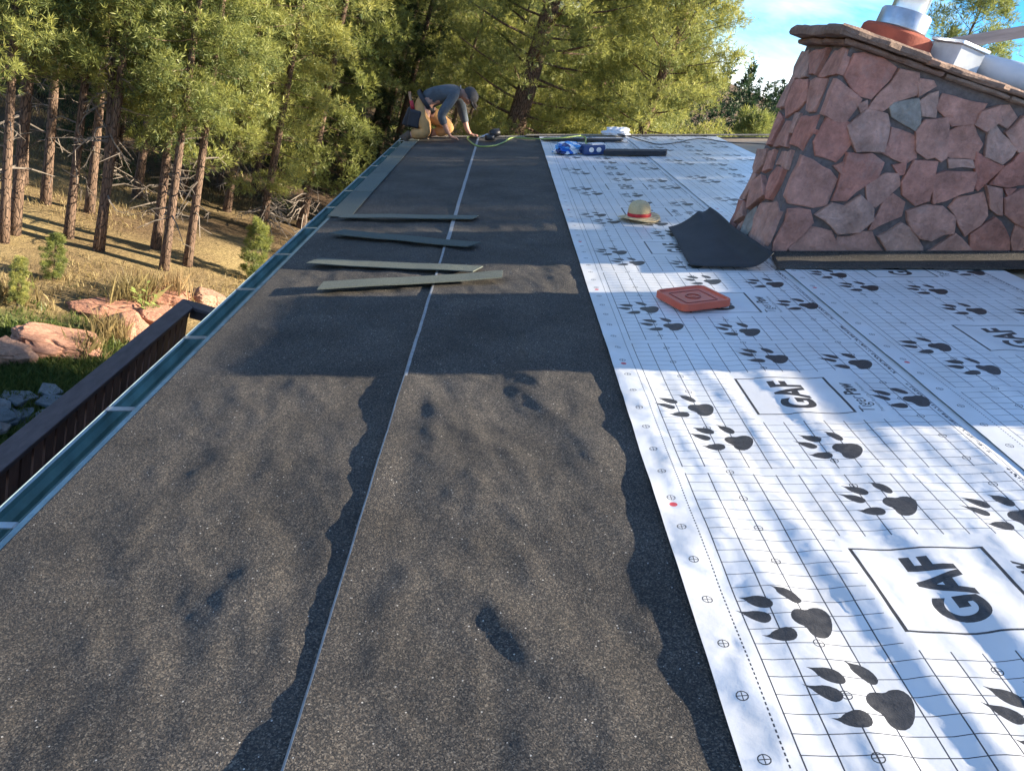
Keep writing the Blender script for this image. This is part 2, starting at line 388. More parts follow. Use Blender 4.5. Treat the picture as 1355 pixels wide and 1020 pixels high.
def ynodes(ya, yb, near, growth, cap):
    y = ya; out = [y]
    while y < yb - 1e-4:
        st = min(cap, near if y < 3 else near + growth * (y - 3)); y = min(y + st, yb); out.append(y)
    return np.array(out)

def felt(name, x0, x1, zf, label):
    xs = np.linspace(x0, x1, int((x1 - x0) / 0.012) + 1); xs = np.insert(xs, 1, x0 + 0.004); ys = ynodes(-3.9, Y1 - 0.01, 0.016, 0.006, 0.06)
    Xg, Yg = np.meshgrid(xs, ys); Z = zf(Xg, Yg)
    nx, ny = len(xs), len(ys)
    top = np.stack([Xg, Yg, Z], -1).reshape(-1, 3)
    rim = [j * nx for j in range(ny)]; vs_ = [tuple(v) for v in top]
    fs = [(j * nx + i, j * nx + i + 1, (j + 1) * nx + i + 1, (j + 1) * nx + i) for j in range(ny - 1) for i in range(nx - 1)]
    nt = len(fs); k = len(vs_)
    for j in rim: x, y, z = vs_[j]; vs_.append((x - 0.003, y, z - 0.006))
    fs += [(rim[j], rim[j + 1], k + j + 1, k + j) for j in range(ny - 1)]
    me = bpy.data.meshes.new(name); me.from_pydata(vs_, [], fs)
    me.materials.append(M_felt); me.materials.append(M_felt_edge)
    sel = [1 if (x0 > -1 and xs[i] < x0 + (0.022 if ys[j] > 4.7 else 0.010 if ys[j] > 2.7 else 0.003)) else 0 for j in range(ny - 1) for i in range(nx - 1)]
    me.polygons.foreach_set('material_index', sel + [1] * (ny - 1))
    me.polygons.foreach_set('use_smooth', [True] * nt + [False] * (ny - 1))
    o = link_mesh(name, me); o.matrix_world = RT
    return tag(o, label, 'roofing felt')
SEAM, WEDGE, LAP = -0.383, 0.392, 1.462
def z_f1(x, y):
    fade = sstep(EAVE, EAVE + 0.25, x) * (1 - 0.85 * sstep(SEAM - 0.10, SEAM + 0.02, x))
    return 0.007 + np.maximum(-0.006, wrinkle(x, y, 11)) * fade * (0.35 + 0.65 * (1 - sstep(5, 7, y)))
def seam_lift(y, seed, amp, lo):
    n = fbm(y * 2.3, y * 0 + 0.3, seed, 3) + 0.35 * gnoise(y * 17, y * 0 + 0.7, seed + 3)
    return lo + amp * np.clip(0.45 + n, 0, 1.3)
def z_f2(x, y):
    fade = sstep(SEAM + 0.02, SEAM + 0.16, x) * (1 - sstep(WEDGE - 0.16, WEDGE - 0.02, x))
    lift = seam_lift(y, 41, 0.0062, 0.002) * (1 - sstep(SEAM, SEAM + 0.10, x)) + 0.012 * (1 - sstep(0.75, 1.2, y)) * (1 - sstep(SEAM, SEAM + 0.2, x))
    return 0.0125 + np.maximum(-0.005, wrinkle(x, y, 23)) * fade * (0.35 + 0.65 * (1 - sstep(5, 7, y))) + lift
felt('felt_strip', EAVE + 0.012, SEAM + 0.12, z_f1, 'black granulated felt strip beside the green gutter')
felt('felt_strip', SEAM, WEDGE + 0.12, z_f2, 'black granulated felt strip lapped under the edge of the printed white sheet')

# ---------------------------------------------------------------- printed white sheets
PAD = [(-0.0439, 0.0116), (-0.03, 0.0323), (-0.0126, 0.0358), (0.0025, 0.0336), (0.0172, 0.0427), (0.0386, 0.0426), (0.0492, 0.025), (0.0444, -0.0024), (0.0279, -0.0353), (0.0074, -0.0544), (-0.0136, -0.0561), (-0.0237, -0.0447), (-0.0241, -0.022), (-0.0392, -0.0087)]
TOES = [[(-0.1268, 0.0925), (-0.1113, 0.0894), (-0.0887, 0.0908), (-0.0695, 0.0832), (-0.0602, 0.0647), (-0.0647, 0.0503), (-0.0784, 0.0453), (-0.0972, 0.0526), (-0.1109, 0.0671), (-0.1161, 0.0834)],
        [(-0.0449, 0.1158), (-0.0316, 0.1096), (-0.0131, 0.1072), (0.0022, 0.0904), (0.0065, 0.0681), (-0.0018, 0.055), (-0.0153, 0.0551), (-0.0274, 0.0719), (-0.0391, 0.0906), (-0.0376, 0.1042)],
        [(-0.1494, 0.0499), (-0.1328, 0.0434), (-0.1055, 0.0447), (-0.0838, 0.0312), (-0.082, 0.0152), (-0.0917, 0.0037), (-0.1055, 0.0017), (-0.1215, 0.0154), (-0.1324, 0.0293), (-0.1353, 0.0364)],
        [(-0.1247, -0.0333), (-0.1094, -0.0359), (-0.0975, -0.025), (-0.0704, -0.0152), (-0.0525, -0.0219), (-0.0503, -0.0414), (-0.062, -0.0572), (-0.0829, -0.059), (-0.1048, -0.0507), (-0.1118, -0.0424)]]
def chaikin(p, keep=None):
    out = []
    for i in range(len(p)):
        a, b_ = p[i], p[(i + 1) % len(p)]
        if i == keep: out.append(a)
        else: out.append((a[0] * .75 + b_[0] * .25, a[1] * .75 + b_[1] * .25))
        if (i + 1) % len(p) != keep: out.append((a[0] * .25 + b_[0] * .75, a[1] * .25 + b_[1] * .75))
    return out
PAW = [chaikin(PAD)] + [chaikin(t, 0) for t in TOES]
def ccw(p):
    a = sum(p[i][0] * p[(i + 1) % len(p)][1] - p[(i + 1) % len(p)][0] * p[i][1] for i in range(len(p)))
    return p if a > 0 else p[::-1]
def glyphs(txt, size, bold=0.0, shear=0.0, sx=1.0):
    """filled triangles of a run of type, origin at its lower left, and its width"""
    cu = bpy.data.curves.new('type', 'FONT'); cu.body = txt; cu.size = size; cu.offset = bold; cu.shear = shear; cu.resolution_u = 7; cu.space_character = 1.0 + bold * 8
    ob = bpy.data.objects.new('type', cu); col.objects.link(ob)
    me = ob.evaluated_get(bpy.context.evaluated_depsgraph_get()).to_mesh()
    ps = [[(me.vertices[i].co.x * sx, me.vertices[i].co.y) for i in p.vertices] for p in me.polygons]
    xs_ = [q[0] for p in ps for q in p]; x0 = min(xs_); w = max(xs_) - x0
    ps = [[(q[0] - x0, q[1]) for q in p] for p in ps]
    bpy.data.objects.remove(ob); bpy.data.curves.remove(cu)
    return ps, w
G_GAF, W_GAF = glyphs('GAF', 0.150, 0.006, 0.0, 0.80)
G_TIG, W_TIG = glyphs('Tiger', 0.066, 0.0, 0.12, 0.9)
G_PAW, W_PAW = glyphs('Paw', 0.066, 0.0022, 0.25, 0.95)
G_SUB, W_SUB = glyphs('Premium Roof Deck Protection', 0.019, 0.0, 0.0, 0.98)

def sheet(name, edge, width, phase, y_end, zf, label, seed):
    """one course; the printed marks are cut into the sheet's own faces. phase = Y of a logo's middle"""
    ya, yb = -1.6, y_end
    us = np.linspace(0, width, int(width / 0.022) + 1); ys = ynodes(ya, yb, 0.026, 0.008, 0.09)
    ju = rng.uniform(-.004, .004, (len(ys), len(us))); jy = rng.uniform(-.005, .005, (len(ys), len(us)))
    P = []
    for j, y in enumerate(ys):
        for i, u in enumerate(us):
            inner_u = 0 < i < len(us) - 1; inner_y = 0 < j < len(ys) - 1
            P.append((u + (ju[j, i] if inner_u else 0), y + (jy[j, i] if inner_y else 0)))
    polys = []; kinds = []
    def put(poly, kind):
        fine = []
        for a, b_ in zip(poly, list(poly[1:]) + [poly[0]]):           # no edge longer than the sheet's own mesh
            n = max(1, int(math.hypot(b_[0] - a[0], b_[1] - a[1]) / 0.022))
            fine += [(a[0] + (b_[0] - a[0]) * k / n, a[1] + (b_[1] - a[1]) * k / n) for k in range(n)]
        poly = fine
        if all(0.004 < p[0] < width - 0.004 and ya + 0.01 < p[1] < yb - 0.01 for p in poly): polys.append(ccw(poly)); kinds.append(kind)
    def rect(u0, u1, v0, v1, kind): put([(u0, v0), (u1, v0), (u1, v1), (u0, v1)], kind)
    def text(tris, u_base, y_left):            # type reads along +Y, its top towards the eave
        for t in tris: put([(u_base - q[1], y_left + q[0]) for q in t], 'ink')
    k0 = int((ya - phase) / TILE) - 1
    for k in range(k0, k0 + 16):
        c = phase + k * TILE
        if c > yb + 1: break
        # logo panel
        rect(0.408, 0.872, c - 0.207, c + 0.207, 'plain')
        a0, a1, b0, b1 = 0.426, 0.752, c - 0.152, c + 0.152
        rect(a0, a0 + 0.009, b0, b1, 'ink'); rect(a1 - 0.009, a1, b0, b1, 'ink')
        rect(a0 + 0.0091, a1 - 0.0091, b0, b0 + 0.006, 'ink'); rect(a0 + 0.0091, a1 - 0.0091, b1 - 0.006, b1, 'ink')
        text(G_GAF, 0.640, c - W_GAF / 2)
        if c < 7:
            text(G_TIG, 0.815, c - 0.150); text(G_PAW, 0.815, c - 0.150 + W_TIG + 0.004)
        if c < 4: text(G_SUB, 0.845, c - 0.150)
        for (u, dy, rot) in ((0.313, -0.345, 0), (0.248, -0.112, 6), (0.642, 0.348, -4), (0.622, 0.655, -7), (0.990, -0.062, 3), (0.940, 0.285, -3)):
            ca, sa = math.cos(R(rot)), math.sin(R(rot))
            for s in PAW: put([(u + (q[0] * ca - q[1] * sa), c + dy + q[0] * sa + q[1] * ca) for q in s], 'ink')
    # nail marks: ringed crosses in rows
    for u in (0.042, 0.236, 0.560, 0.945):
        n = 0
        y = ya + 0.05 + (0.07 if u > 0.3 else 0)
        while y < min(yb, 6.5):
            loc = (y - phase + TILE / 2) % TILE - TILE / 2
            if not (0.4 < u < 0.88 and abs(loc) < 0.21):
                r0, r1 = 0.0098, 0.0122
                for q in range(12):
                    a, b_ = 2 * math.pi * q / 12, 2 * math.pi * (q + 1) / 12
                    put([(u + r0 * math.cos(a), y + r0 * math.sin(a)), (u + r1 * math.cos(a), y + r1 * math.sin(a)), (u + r1 * math.cos(b_), y + r1 * math.sin(b_)), (u + r0 * math.cos(b_), y + r0 * math.sin(b_))], 'ink')
                rect(u - 0.0096, u + 0.0096, y - 0.001, y + 0.001, 'ink'); rect(u - 0.001, u + 0.001, y - 0.0096, y + 0.0096, 'ink')
                if u < 0.1 and n % 7 == 3:
                    put([(u + 0.011 * math.cos(a / 10 * 6.2832), y - 0.034 + 0.011 * math.sin(a / 10 * 6.2832)) for a in range(10)], 'red')
            n += 1; y += 0.1415
    verts = [Vector(p) for p in P]; faces = []
    for p in polys:
        b_ = len(verts); verts += [Vector(q) for q in p]; faces.append(list(range(b_, b_ + len(p))))
    cv, ce, cf, ov, oe, of = geometry.delaunay_2d_cdt(verts, [], faces, 0, 1e-6, True)
    UVc = np.array([(v.x, v.y) for v in cv])
    Xr = UVc[:, 0] + edge; Yr = UVc[:, 1]; Z = zf(Xr, Yr, UVc[:, 0])
    vs_ = np.stack([Xr, Yr, Z], -1)
    rank = {'plain': 1, 'red': 3, 'ink': 2}
    tri = np.array([tuple(f) for f in cf]); cen = UVc[tri].mean(1)
    order = np.argsort(cen[:, 1]); cs = cen[order]; mi = np.zeros(len(tri), int)
    for p, kd in zip(polys, kinds):
        q = np.array(p); i0, i1 = np.searchsorted(cs[:, 1], (q[:, 1].min(), q[:, 1].max()))
        c = cs[i0:i1]; ins = np.zeros(len(c), bool)
        for a, b_ in zip(q, np.roll(q, -1, 0)):
            if a[1] == b_[1]: continue
            ins ^= ((a[1] > c[:, 1]) != (b_[1] > c[:, 1])) & (c[:, 0] < (b_[0] - a[0]) * (c[:, 1] - a[1]) / (b_[1] - a[1]) + a[0])
        hit = order[i0:i1][ins]; mi[hit] = np.maximum(mi[hit], rank[kd])
    mi = mi.tolist()
    # turned rim along the lower edge
    rim = sorted([i for i in range(len(UVc)) if UVc[i, 0] < 1e-5], key=lambda i: UVc[i, 1])
    n0 = len(vs_); extra = [(vs_[i][0] + 0.0004, vs_[i][1], vs_[i][2] - 0.003) for i in rim]
    rf = [(rim[j + 1], rim[j], n0 + j, n0 + j + 1) for j in range(len(rim) - 1)]
    me = bpy.data.meshes.new(name)
    me.from_pydata([tuple(v) for v in vs_] + extra, [], [tuple(f) for f in cf] + rf)
    for m_ in (M_sheet, M_sheet_plain, M_ink, M_red_ink): me.materials.append(m_)
    me.polygons.foreach_set('material_index', mi + [1] * len(rf))
    me.polygons.foreach_set('use_smooth', [True] * len(cf) + [False] * len(rf))
    uvl = me.uv_layers.new(name='sheet')
    allUV = np.concatenate([UVc, UVc[rim]]); allUV = allUV - np.array([0, phase])
    li = np.zeros(len(me.loops), int); me.loops.foreach_get('vertex_index', li)
    uvl.data.foreach_set('uv', allUV[li].ravel().astype(np.float32))
    # exact surface normals, so that the cuts of the print do not show in the shading
    e = 1e-3
    def zz(x, y): return zf(x, y, x - edge)
    nx_ = -(zz(Xr + e, Yr) - zz(Xr - e, Yr)) / (2 * e); ny_ = -(zz(Xr, Yr + e) - zz(Xr, Yr - e)) / (2 * e)
    nn = np.stack([nx_, ny_, np.ones_like(nx_)], -1); nn /= np.linalg.norm(nn, axis=1)[:, None]
    nn = np.concatenate([nn, np.tile([[-1.0, 0, 0]], (len(rim), 1))])
    me.update(); me.normals_split_custom_set_from_vertices(nn.tolist())
    o = link_mesh(name, me); o.matrix_world = RT
    return tag(o, label, 'underlayment')

def sheet_wave(x, y, seed):
    d = 0.5 * gnoise(x * 1.6, y * 1.1, seed + 7)
    near = 1 - 0.75 * sstep(2.4, 3.4, y)
    w = 0.0125 * gnoise((x + 0.20 * y) * 4.6 + d * 0.9, (y - 0.2 * x) * 0.7, seed) + 0.0068 * gnoise((x + 0.14 * y) * 9.5 + d * 0.7, y * 0.8, seed + 12) + 0.0016 * gnoise((x - 0.1 * y) * 12, y * 5.0, seed + 2) + 0.0009 * gnoise(x * 34, y * 22, seed + 4)
    return w * near
def z_s1(x, y, u):
    lift = seam_lift(y, 77, 0.0052, 0.0008) * (1 - sstep(0, 0.11, u))
    w = sheet_wave(x, y, 61) * sstep(-0.06, 0.07, u) * (1 - 0.8 * sstep(1.0, 1.08, u))
    pucker = 0.009 * np.maximum(0, gnoise((x + 0.3 * y) * 8, y * 4.5, 5)) * (1 - sstep(0.0, 0.3, u)) * (1 - sstep(2.4, 3.2, y))
    return 0.0205 + np.maximum(w, -0.005) + lift + pucker
def z_s2(x, y, u):
    lift = seam_lift(y, 99, 0.003, 0.001) * (1 - sstep(0, 0.10, u))
    w = sheet_wave(x, y, 83) * sstep(0.0, 0.14, u) * 0.7
    return 0.0262 + np.maximum(w, -0.0035) + lift
sheet('printed_sheet', WEDGE, 1.19, 1.465, Y1 - 0.012, z_s1, 'white printed underlayment sheet lapping the black felt, with straw hat and orange lid on it', 1)
sheet('printed_sheet', LAP, 1.16, 3.08 - 3 * TILE, Y1 - 0.013, z_s2, 'white printed underlayment sheet running up against the stone chimney', 2)

# ---------------------------------------------------------------- chimney of sandstone rubble
def stone_material(name, ca, cb_, cc, bloom=0.55):
    m = bpy.data.materials.new(name); m.use_nodes = True
    nt = m.node_tree; b = nt.nodes['Principled BSDF']; tc = nd(nt, 'ShaderNodeTexCoord'); oi = nd(nt, 'ShaderNodeObjectInfo')
    ramp = nd(nt, 'ShaderNodeValToRGB', {'Fac': oi.outputs['Random']}); e = ramp.color_ramp.elements
    e[0].color = (*ca, 1); e[1].color = (*cc, 1); q = e.new(0.5); q.color = (*cb_, 1)
    off = nd(nt, 'ShaderNodeVectorMath', {0: tc.outputs['Object'], 1: oi.outputs['Location']}, operation='ADD')
    n1 = nd(nt, 'ShaderNodeTexNoise', {'Vector': off.outputs[0], 'Scale': 7.0, 'Detail': 8.0, 'Roughness': 0.65})
    n2 = nd(nt, 'ShaderNodeTexNoise', {'Vector': off.outputs[0], 'Scale': 34.0, 'Detail': 6.0, 'Roughness': 0.7})
    r1 = nd(nt, 'ShaderNodeMapRange', {'Value': n1.outputs['Fac'], 'From Min': 0.3, 'From Max': 0.7, 'To Min': 0.62, 'To Max': 1.35})
    r2 = nd(nt, 'ShaderNodeMapRange', {'Value': n2.outputs['Fac'], 'From Min': 0.35, 'From Max': 0.65, 'To Min': 0.85, 'To Max': 1.12})
    mu = nd(nt, 'ShaderNodeMath', {0: r1.outputs[0], 1: r2.outputs[0]}, operation='MULTIPLY')
    hs = nd(nt, 'ShaderNodeHueSaturation', {'Color': ramp.outputs[0], 'Value': mu.outputs[0]})
    # pale lime bloom in patches
    n3 = nd(nt, 'ShaderNodeTexNoise', {'Vector': off.outputs[0], 'Scale': 4.0, 'Detail': 7.0, 'Roughness': 0.7})
    r3 = nd(nt, 'ShaderNodeMapRange', {'Value': n3.outputs['Fac'], 'From Min': 0.55, 'From Max': 0.75, 'To Max': bloom})
    mx = nd(nt, 'ShaderNodeMix', {'Factor': r3.outputs[0], 6: hs.outputs[0], 7: (0.36, 0.31, 0.28, 1)}, data_type='RGBA')
    nt.links.new(mx.outputs[2], b.inputs['Base Color']); b.inputs['Roughness'].default_value = 0.85; b.inputs['Specular IOR Level'].default_value = 0.25
    ad = nd(nt, 'ShaderNodeMath', {0: n1.outputs['Fac'], 1: 1.5, 2: n2.outputs['Fac']}, operation='MULTIPLY_ADD')
    bp = nd(nt, 'ShaderNodeBump', {'Height': ad.outputs[0], 'Strength': 0.8, 'Distance': 0.02}); nt.links.new(bp.outputs[0], b.inputs['Normal'])
    return m
M_stone = stone_material('red sandstone', (0.47, 0.205, 0.155), (0.49, 0.26, 0.20), (0.48, 0.31, 0.25))
M_stone_grey = stone_material('grey stone', (0.30, 0.27, 0.24), (0.32, 0.29, 0.25), (0.33, 0.30, 0.27))
M_mortar = mat('dark mortar', (0.16, 0.135, 0.13), 0.95, 0.35, 30, 0.6, 120)
M_cap = stone_material('cap flagstone', (0.24, 0.14, 0.10), (0.25, 0.16, 0.12), (0.27, 0.19, 0.14))

def clip_half(poly, nx, ny, c):
    out = []
    for i in range(len(poly)):
        a, b_ = poly[i], poly[(i + 1) % len(poly)]
        da, db = nx * a[0] + ny * a[1] - c, nx * b_[0] + ny * b_[1] - c
        if da <= 0: out.append(a)
        if da * db < 0:
            t = da / (da - db); out.append((a[0] + (b_[0] - a[0]) * t, a[1] + (b_[1] - a[1]) * t))
    return out
def rubble(poly, seeds, gap, r_):
    """split a face into stones round the seeds (x, y, weight)"""
    res = []
    for i, (x, y, w) in enumerate(seeds):
        c = list(poly)
        for j, (x2, y2, w2) in enumerate(seeds):
            if j == i: continue
            nx, ny = x2 - x, y2 - y
            k = (x2 * x2 + y2 * y2 - x * x - y * y - w2 + w) / 2
            c = clip_half(c, nx, ny, k)
            if len(c) < 3: break
        if len(c) < 3: res.append(None); continue
        c = ccw(c)
        # draw every side in by half the joint
        d = list(c)
        for q in range(len(c)):
            a, b_ = c[q], c[(q + 1) % len(c)]
            L = math.hypot(b_[0] - a[0], b_[1] - a[1])
            if L < 1e-6: continue
            nx, ny = (b_[1] - a[1]) / L, -(b_[0] - a[0]) / L
            d = clip_half(d, nx, ny, nx * a[0] + ny * a[1] - gap * r_.uniform(0.6, 1.5))
            if len(d) < 3: break
        res.append(d if len(d) >= 3 else None)
    return res
def stone_mesh(poly, r_, proud):
    """outline broken up and softened, sides, chamfer and a hacked face; z is out of the wall"""
    p = []
    for i in range(len(poly)):
        a, b_ = poly[i], poly[(i + 1) % len(poly)]
        L = math.hypot(b_[0] - a[0], b_[1] - a[1]); n = max(1, int(L / 0.055))
        for k in range(n):
            t = k / n; j = 0.010 if k else 0.006
            p.append((a[0] + (b_[0] - a[0]) * t + r_.uniform(-j, j), a[1] + (b_[1] - a[1]) * t + r_.uniform(-j, j)))
    cx = sum(q[0] for q in p) / len(p); cy = sum(q[1] for q in p) / len(p); n = len(p)
    tx, ty = r_.uniform(-.07, .07), r_.uniform(-.07, .07)
    def zt(x, y, base): return base + tx * (x - cx) + ty * (y - cy) + 0.008 * noise.noise(Vector((x * 9, y * 9, proud * 90)))
    vs_ = [(q[0], q[1], -0.02) for q in p]
    vs_ += [(q[0], q[1], zt(q[0], q[1], proud * 0.86)) for q in p]
    def inn(q, f): return (cx + (q[0] - cx) * f, cy + (q[1] - cy) * f)
    for f, bz in ((0.955, proud), (0.55, proud + 0.001)):
        for q in p: x, y = inn(q, f + r_.uniform(-.02, .02)); vs_.append((x, y, zt(x, y, bz + r_.uniform(-.003, .003))))
    vs_.append((cx, cy, zt(cx, cy, proud + r_.uniform(-.003, .004))))
    fs = []
    for l in range(3):
        for i in range(n): fs.append((l * n + i, l * n + (i + 1) % n, (l + 1) * n + (i + 1) % n, (l + 1) * n + i))
    fs += [(3 * n + i, 3 * n + (i + 1) % n, 4 * n) for i in range(n)]
    return vs_, fs

CX0, CX1, CY0, CY1, CTOP = 1.347, 3.45, 4.42, 5.08, 1.575     # plan and top of the chimney in the world
def roof_z(x): return math.tan(PITCH) * x
chim = thing('chimney', 'broad chimney of pink sandstone rubble with dark joints and flagstone cap', 'chimney', Matrix.Translation((CX0, CY0, roof_z(CX0))))
CI = chim.matrix_world.inverted()
core = MB(); core.prism([(CX0, roof_z(CX0) - 0.1), (CX1, roof_z(CX1) - 0.1), (CX1, CTOP), (CX0, CTOP)], CY0, CY1, Matrix(((1, 0, 0, 0), (0, 0, 1, 0), (0, 1, 0, 0), (0, 0, 0, 1))))
core.v = [tuple(CI @ Vector(v)) for v in core.v]; core.build('mortar_core', M_mortar, chim)
def face_stones(origin, e1, e2, nrm, poly, seeds, r_, gap=0.009, grey=()):
    F = Matrix(((e1.x, e2.x, nrm.x, 0), (e1.y, e2.y, nrm.y, 0), (e1.z, e2.z, nrm.z, 0), (0, 0, 0, 1)))
    for i, c in enumerate(rubble(poly, seeds, gap, r_)):
        if c is None: continue
        v, f = stone_mesh(c, r_, r_.uniform(0.014, 0.034))
        cx = sum(q[0] for q in c) / len(c); cy = sum(q[1] for q in c) / len(c)
        mb = MB().add([F.to_3x3() @ (Vector(q) - Vector((cx, cy, 0))) for q in v], f)
        o = mb.build('stone', M_stone_grey if i in grey else M_stone, chim)
        o.location = CI @ (origin + F.to_3x3() @ Vector((cx, cy, 0)))
def on_plane(px, py, p0, n):
    o, d = pix_ray(px, py); t = (p0 - o).dot(n) / d.dot(n); return o + d * t
rs = random.Random(21)
# outlines of the stones as they lie in the two faces (picture scale 6.775, each group with its own origin)
ORG = {'A': (1020, 50), 'B': (1155, 80), 'C': (960, 200), 'D': (1155, 215)}
FRONT = [
    ('A', (665, 330, 740, 160, 960, 180, 1110, 275, 1060, 360, 880, 540, 725, 465)), ('A', (1120, 300, 1290, 320, 1280, 520, 1110, 560, 1010, 640, 870, 625, 905, 565, 1060, 420)),
    ('A', (765, 605, 855, 570, 850, 640, 805, 670)), ('A', (525, 385, 610, 395, 790, 545, 740, 620, 660, 745, 420, 670, 470, 510)),
    ('A', (1060, 625, 1110, 590, 1300, 560, 1325, 810, 1280, 835, 1075, 715)), ('A', (680, 780, 870, 650, 1035, 690, 1030, 880, 985, 1010, 760, 1000, 720, 880)),
    ('A', (490, 730, 670, 770, 735, 910, 645, 1025, 570, 1100, 395, 1050, 380, 935)), ('B', (85, 830, 160, 610, 360, 680, 365, 870, 270, 915)),
    ('B', (380, 640, 455, 530, 640, 525, 655, 600, 640, 870, 590, 895, 545, 860, 470, 870, 390, 800)), ('B', (420, 360, 585, 280, 545, 500, 440, 490)),
    ('B', (385, 170, 400, 310, 540, 235, 500, 190)), ('B', (570, 430, 640, 300, 990, 400, 930, 500, 890, 575, 690, 580, 640, 500)),
    ('B', (660, 830, 670, 640, 870, 590, 955, 745, 880, 880, 700, 860)), ('B', (670, 885, 860, 895, 885, 960, 690, 960)),
    ('B', (910, 560, 960, 470, 1095, 420, 1110, 540, 995, 620)), ('B', (1118, 420, 1200, 420, 1270, 500, 1190, 600, 1122, 550)),
    ('B', (1020, 620, 1080, 590, 1270, 780, 1130, 925, 990, 850)), ('B', (915, 830, 985, 870, 1135, 945, 1040, 1045, 940, 1164, 905, 1134)),
    ('B', (1180, 640, 1330, 510, 1500, 560, 1500, 800, 1290, 810)), ('D', (1050, 180, 1150, 60, 1300, -80, 1480, -80, 1480, 170, 1200, 215)),
    ('D', (-66, 215, 0, 150, 100, 105, 220, 100, 232, 195, 110, 300, 20, 380, -50, 360)), ('D', (175, 35, 275, 15, 265, 100, 225, 95)),
    ('D', (260, 170, 370, -10, 560, 0, 545, 90, 490, 330, 370, 370, 265, 290)), ('D', (545, 110, 640, 85, 885, 80, 890, 150, 860, 240, 640, 330, 540, 365, 525, 320)),
    ('D', (-30, 590, 0, 520, 100, 340, 170, 300, 270, 360, 240, 490, 150, 510, 0, 600)), ('D', (300, 430, 460, 390, 600, 400, 715, 490, 700, 630, 600, 640, 500, 685, 400, 670, 340, 590)),
    ('D', (690, 400, 760, 320, 980, 280, 1010, 470, 870, 600, 810, 640)), ('D', (1000, 210, 1140, 240, 1130, 450, 1095, 465, 1040, 390)),
    ('D', (1165, 240, 1260, 240, 1195, 290)), ('D', (1175, 330, 1320, 250, 1500, 270, 1500, 600, 1350, 580, 1190, 460)),
    ('D', (50, 660, 240, 550, 300, 590, 430, 750, 430, 800, 300, 870, 170, 850, 130, 770)), ('D', (430, 830, 730, 645, 780, 680, 910, 850, 880, 895, 560, 895)),
    ('D', (870, 650, 1070, 500, 1130, 540, 1200, 680, 1210, 810, 990, 890, 920, 860, 880, 780)), ('D', (1230, 860, 1240, 700, 1270, 570, 1500, 620, 1500, 860)),
    ('C', (525, 320, 670, 30, 920, 170, 990, 250, 900, 480, 770, 500, 560, 460)), ('C', (970, 140, 1040, 110, 1015, 195)),
    ('C', (950, 430, 1090, 20, 1290, 30, 1390, 110, 1345, 230, 1090, 420)), ('C', (810, 560, 950, 470, 1060, 500, 1190, 410, 1290, 500, 1300, 610, 1180, 710, 1000, 725)),
    ('C', (550, 530, 745, 530, 765, 640, 520, 900, 420, 930, 430, 800, 520, 650)), ('C', (570, 880, 780, 680, 940, 730, 970, 830, 880, 960, 600, 910)),
    ('C', (980, 850, 1020, 760, 1290, 730, 1400, 890, 1380, 950, 980, 985))]
LEFT = [
    ('A', (230, 340, 250, 190, 300, 140, 360, 130, 340, 350, 250, 360)), ('A', (370, 330, 375, 140, 540, 110, 500, 200, 430, 330)), ('A', (445, 365, 580, 130, 690, 115, 660, 240, 620, 320, 500, 355)),
    ('A', (65, 640, 215, 330, 235, 380, 150, 620)), ('A', (150, 720, 160, 610, 250, 400, 355, 390, 330, 560, 250, 650)), ('A', (330, 650, 360, 520, 400, 400, 510, 390, 460, 520, 410, 660)),
    ('A', (0, 960, 90, 680, 120, 750, 30, 960)), ('A', (55, 970, 150, 770, 195, 760, 170, 980)), ('A', (190, 960, 300, 720, 440, 700, 380, 850, 290, 1000)), ('A', (195, 850, 240, 700, 280, 700, 220, 860)),
    ('C', (285, 160, 330, 0, 405, 0, 350, 130, 300, 200)), ('C', (365, 190, 430, 20, 465, 10, 420, 160)), ('C', (470, 130, 520, 10, 615, 10, 570, 160, 510, 120)), ('C', (170, 430, 290, 180, 300, 240, 200, 430)),
    ('C', (210, 500, 270, 290, 360, 230, 385, 400, 330, 450, 230, 520)), ('C', (390, 430, 430, 220, 490, 150, 550, 190, 500, 310, 430, 430)), ('C', (30, 720, 130, 460, 190, 470, 120, 660, 60, 740)),
    ('C', (120, 650, 190, 480, 185, 590)), ('C', (85, 790, 110, 720, 180, 650, 120, 800)), ('C', (130, 830, 210, 590, 300, 510, 250, 700, 170, 850)), ('C', (210, 880, 240, 720, 330, 490, 470, 460, 490, 560, 400, 760, 290, 930))]
p0 = Vector((CX0, CY0, roof_z(CX0))); hf = CTOP - p0.z - 0.012
def outline(item, n, ax):
    g, c = item; out = []
    for k in range(0, len(c), 2):
        q = on_plane(ORG[g][0] + c[k] / 6.775, ORG[g][1] + c[k + 1] / 6.775, p0, n); out.append((q.x - CX0 if ax == 'x' else q.y - CY0, q.z - p0.z))
    return out
def lay(c, origin, e1, e2, nrm, m):
    F = Matrix(((e1.x, e2.x, nrm.x), (e1.y, e2.y, nrm.y), (e1.z, e2.z, nrm.z)))
    cx = sum(q[0] for q in c) / len(c); cy = sum(q[1] for q in c) / len(c)
    c = [(q[0] + (q[0] - cx) / math.hypot(q[0] - cx, q[1] - cy) * 0.010, q[1] + (q[1] - cy) / math.hypot(q[0] - cx, q[1] - cy) * 0.010) for q in c]
    v, f = stone_mesh(ccw(c), rs, rs.uniform(0.014, 0.034))
    cx = sum(q[0] for q in c) / len(c); cy = sum(q[1] for q in c) / len(c)
    o = MB().add([F @ (Vector(q) - Vector((cx, cy, 0))) for q in v], f).build('stone', m, chim); o.location = CI @ (origin + F @ Vector((cx, cy, 0)))
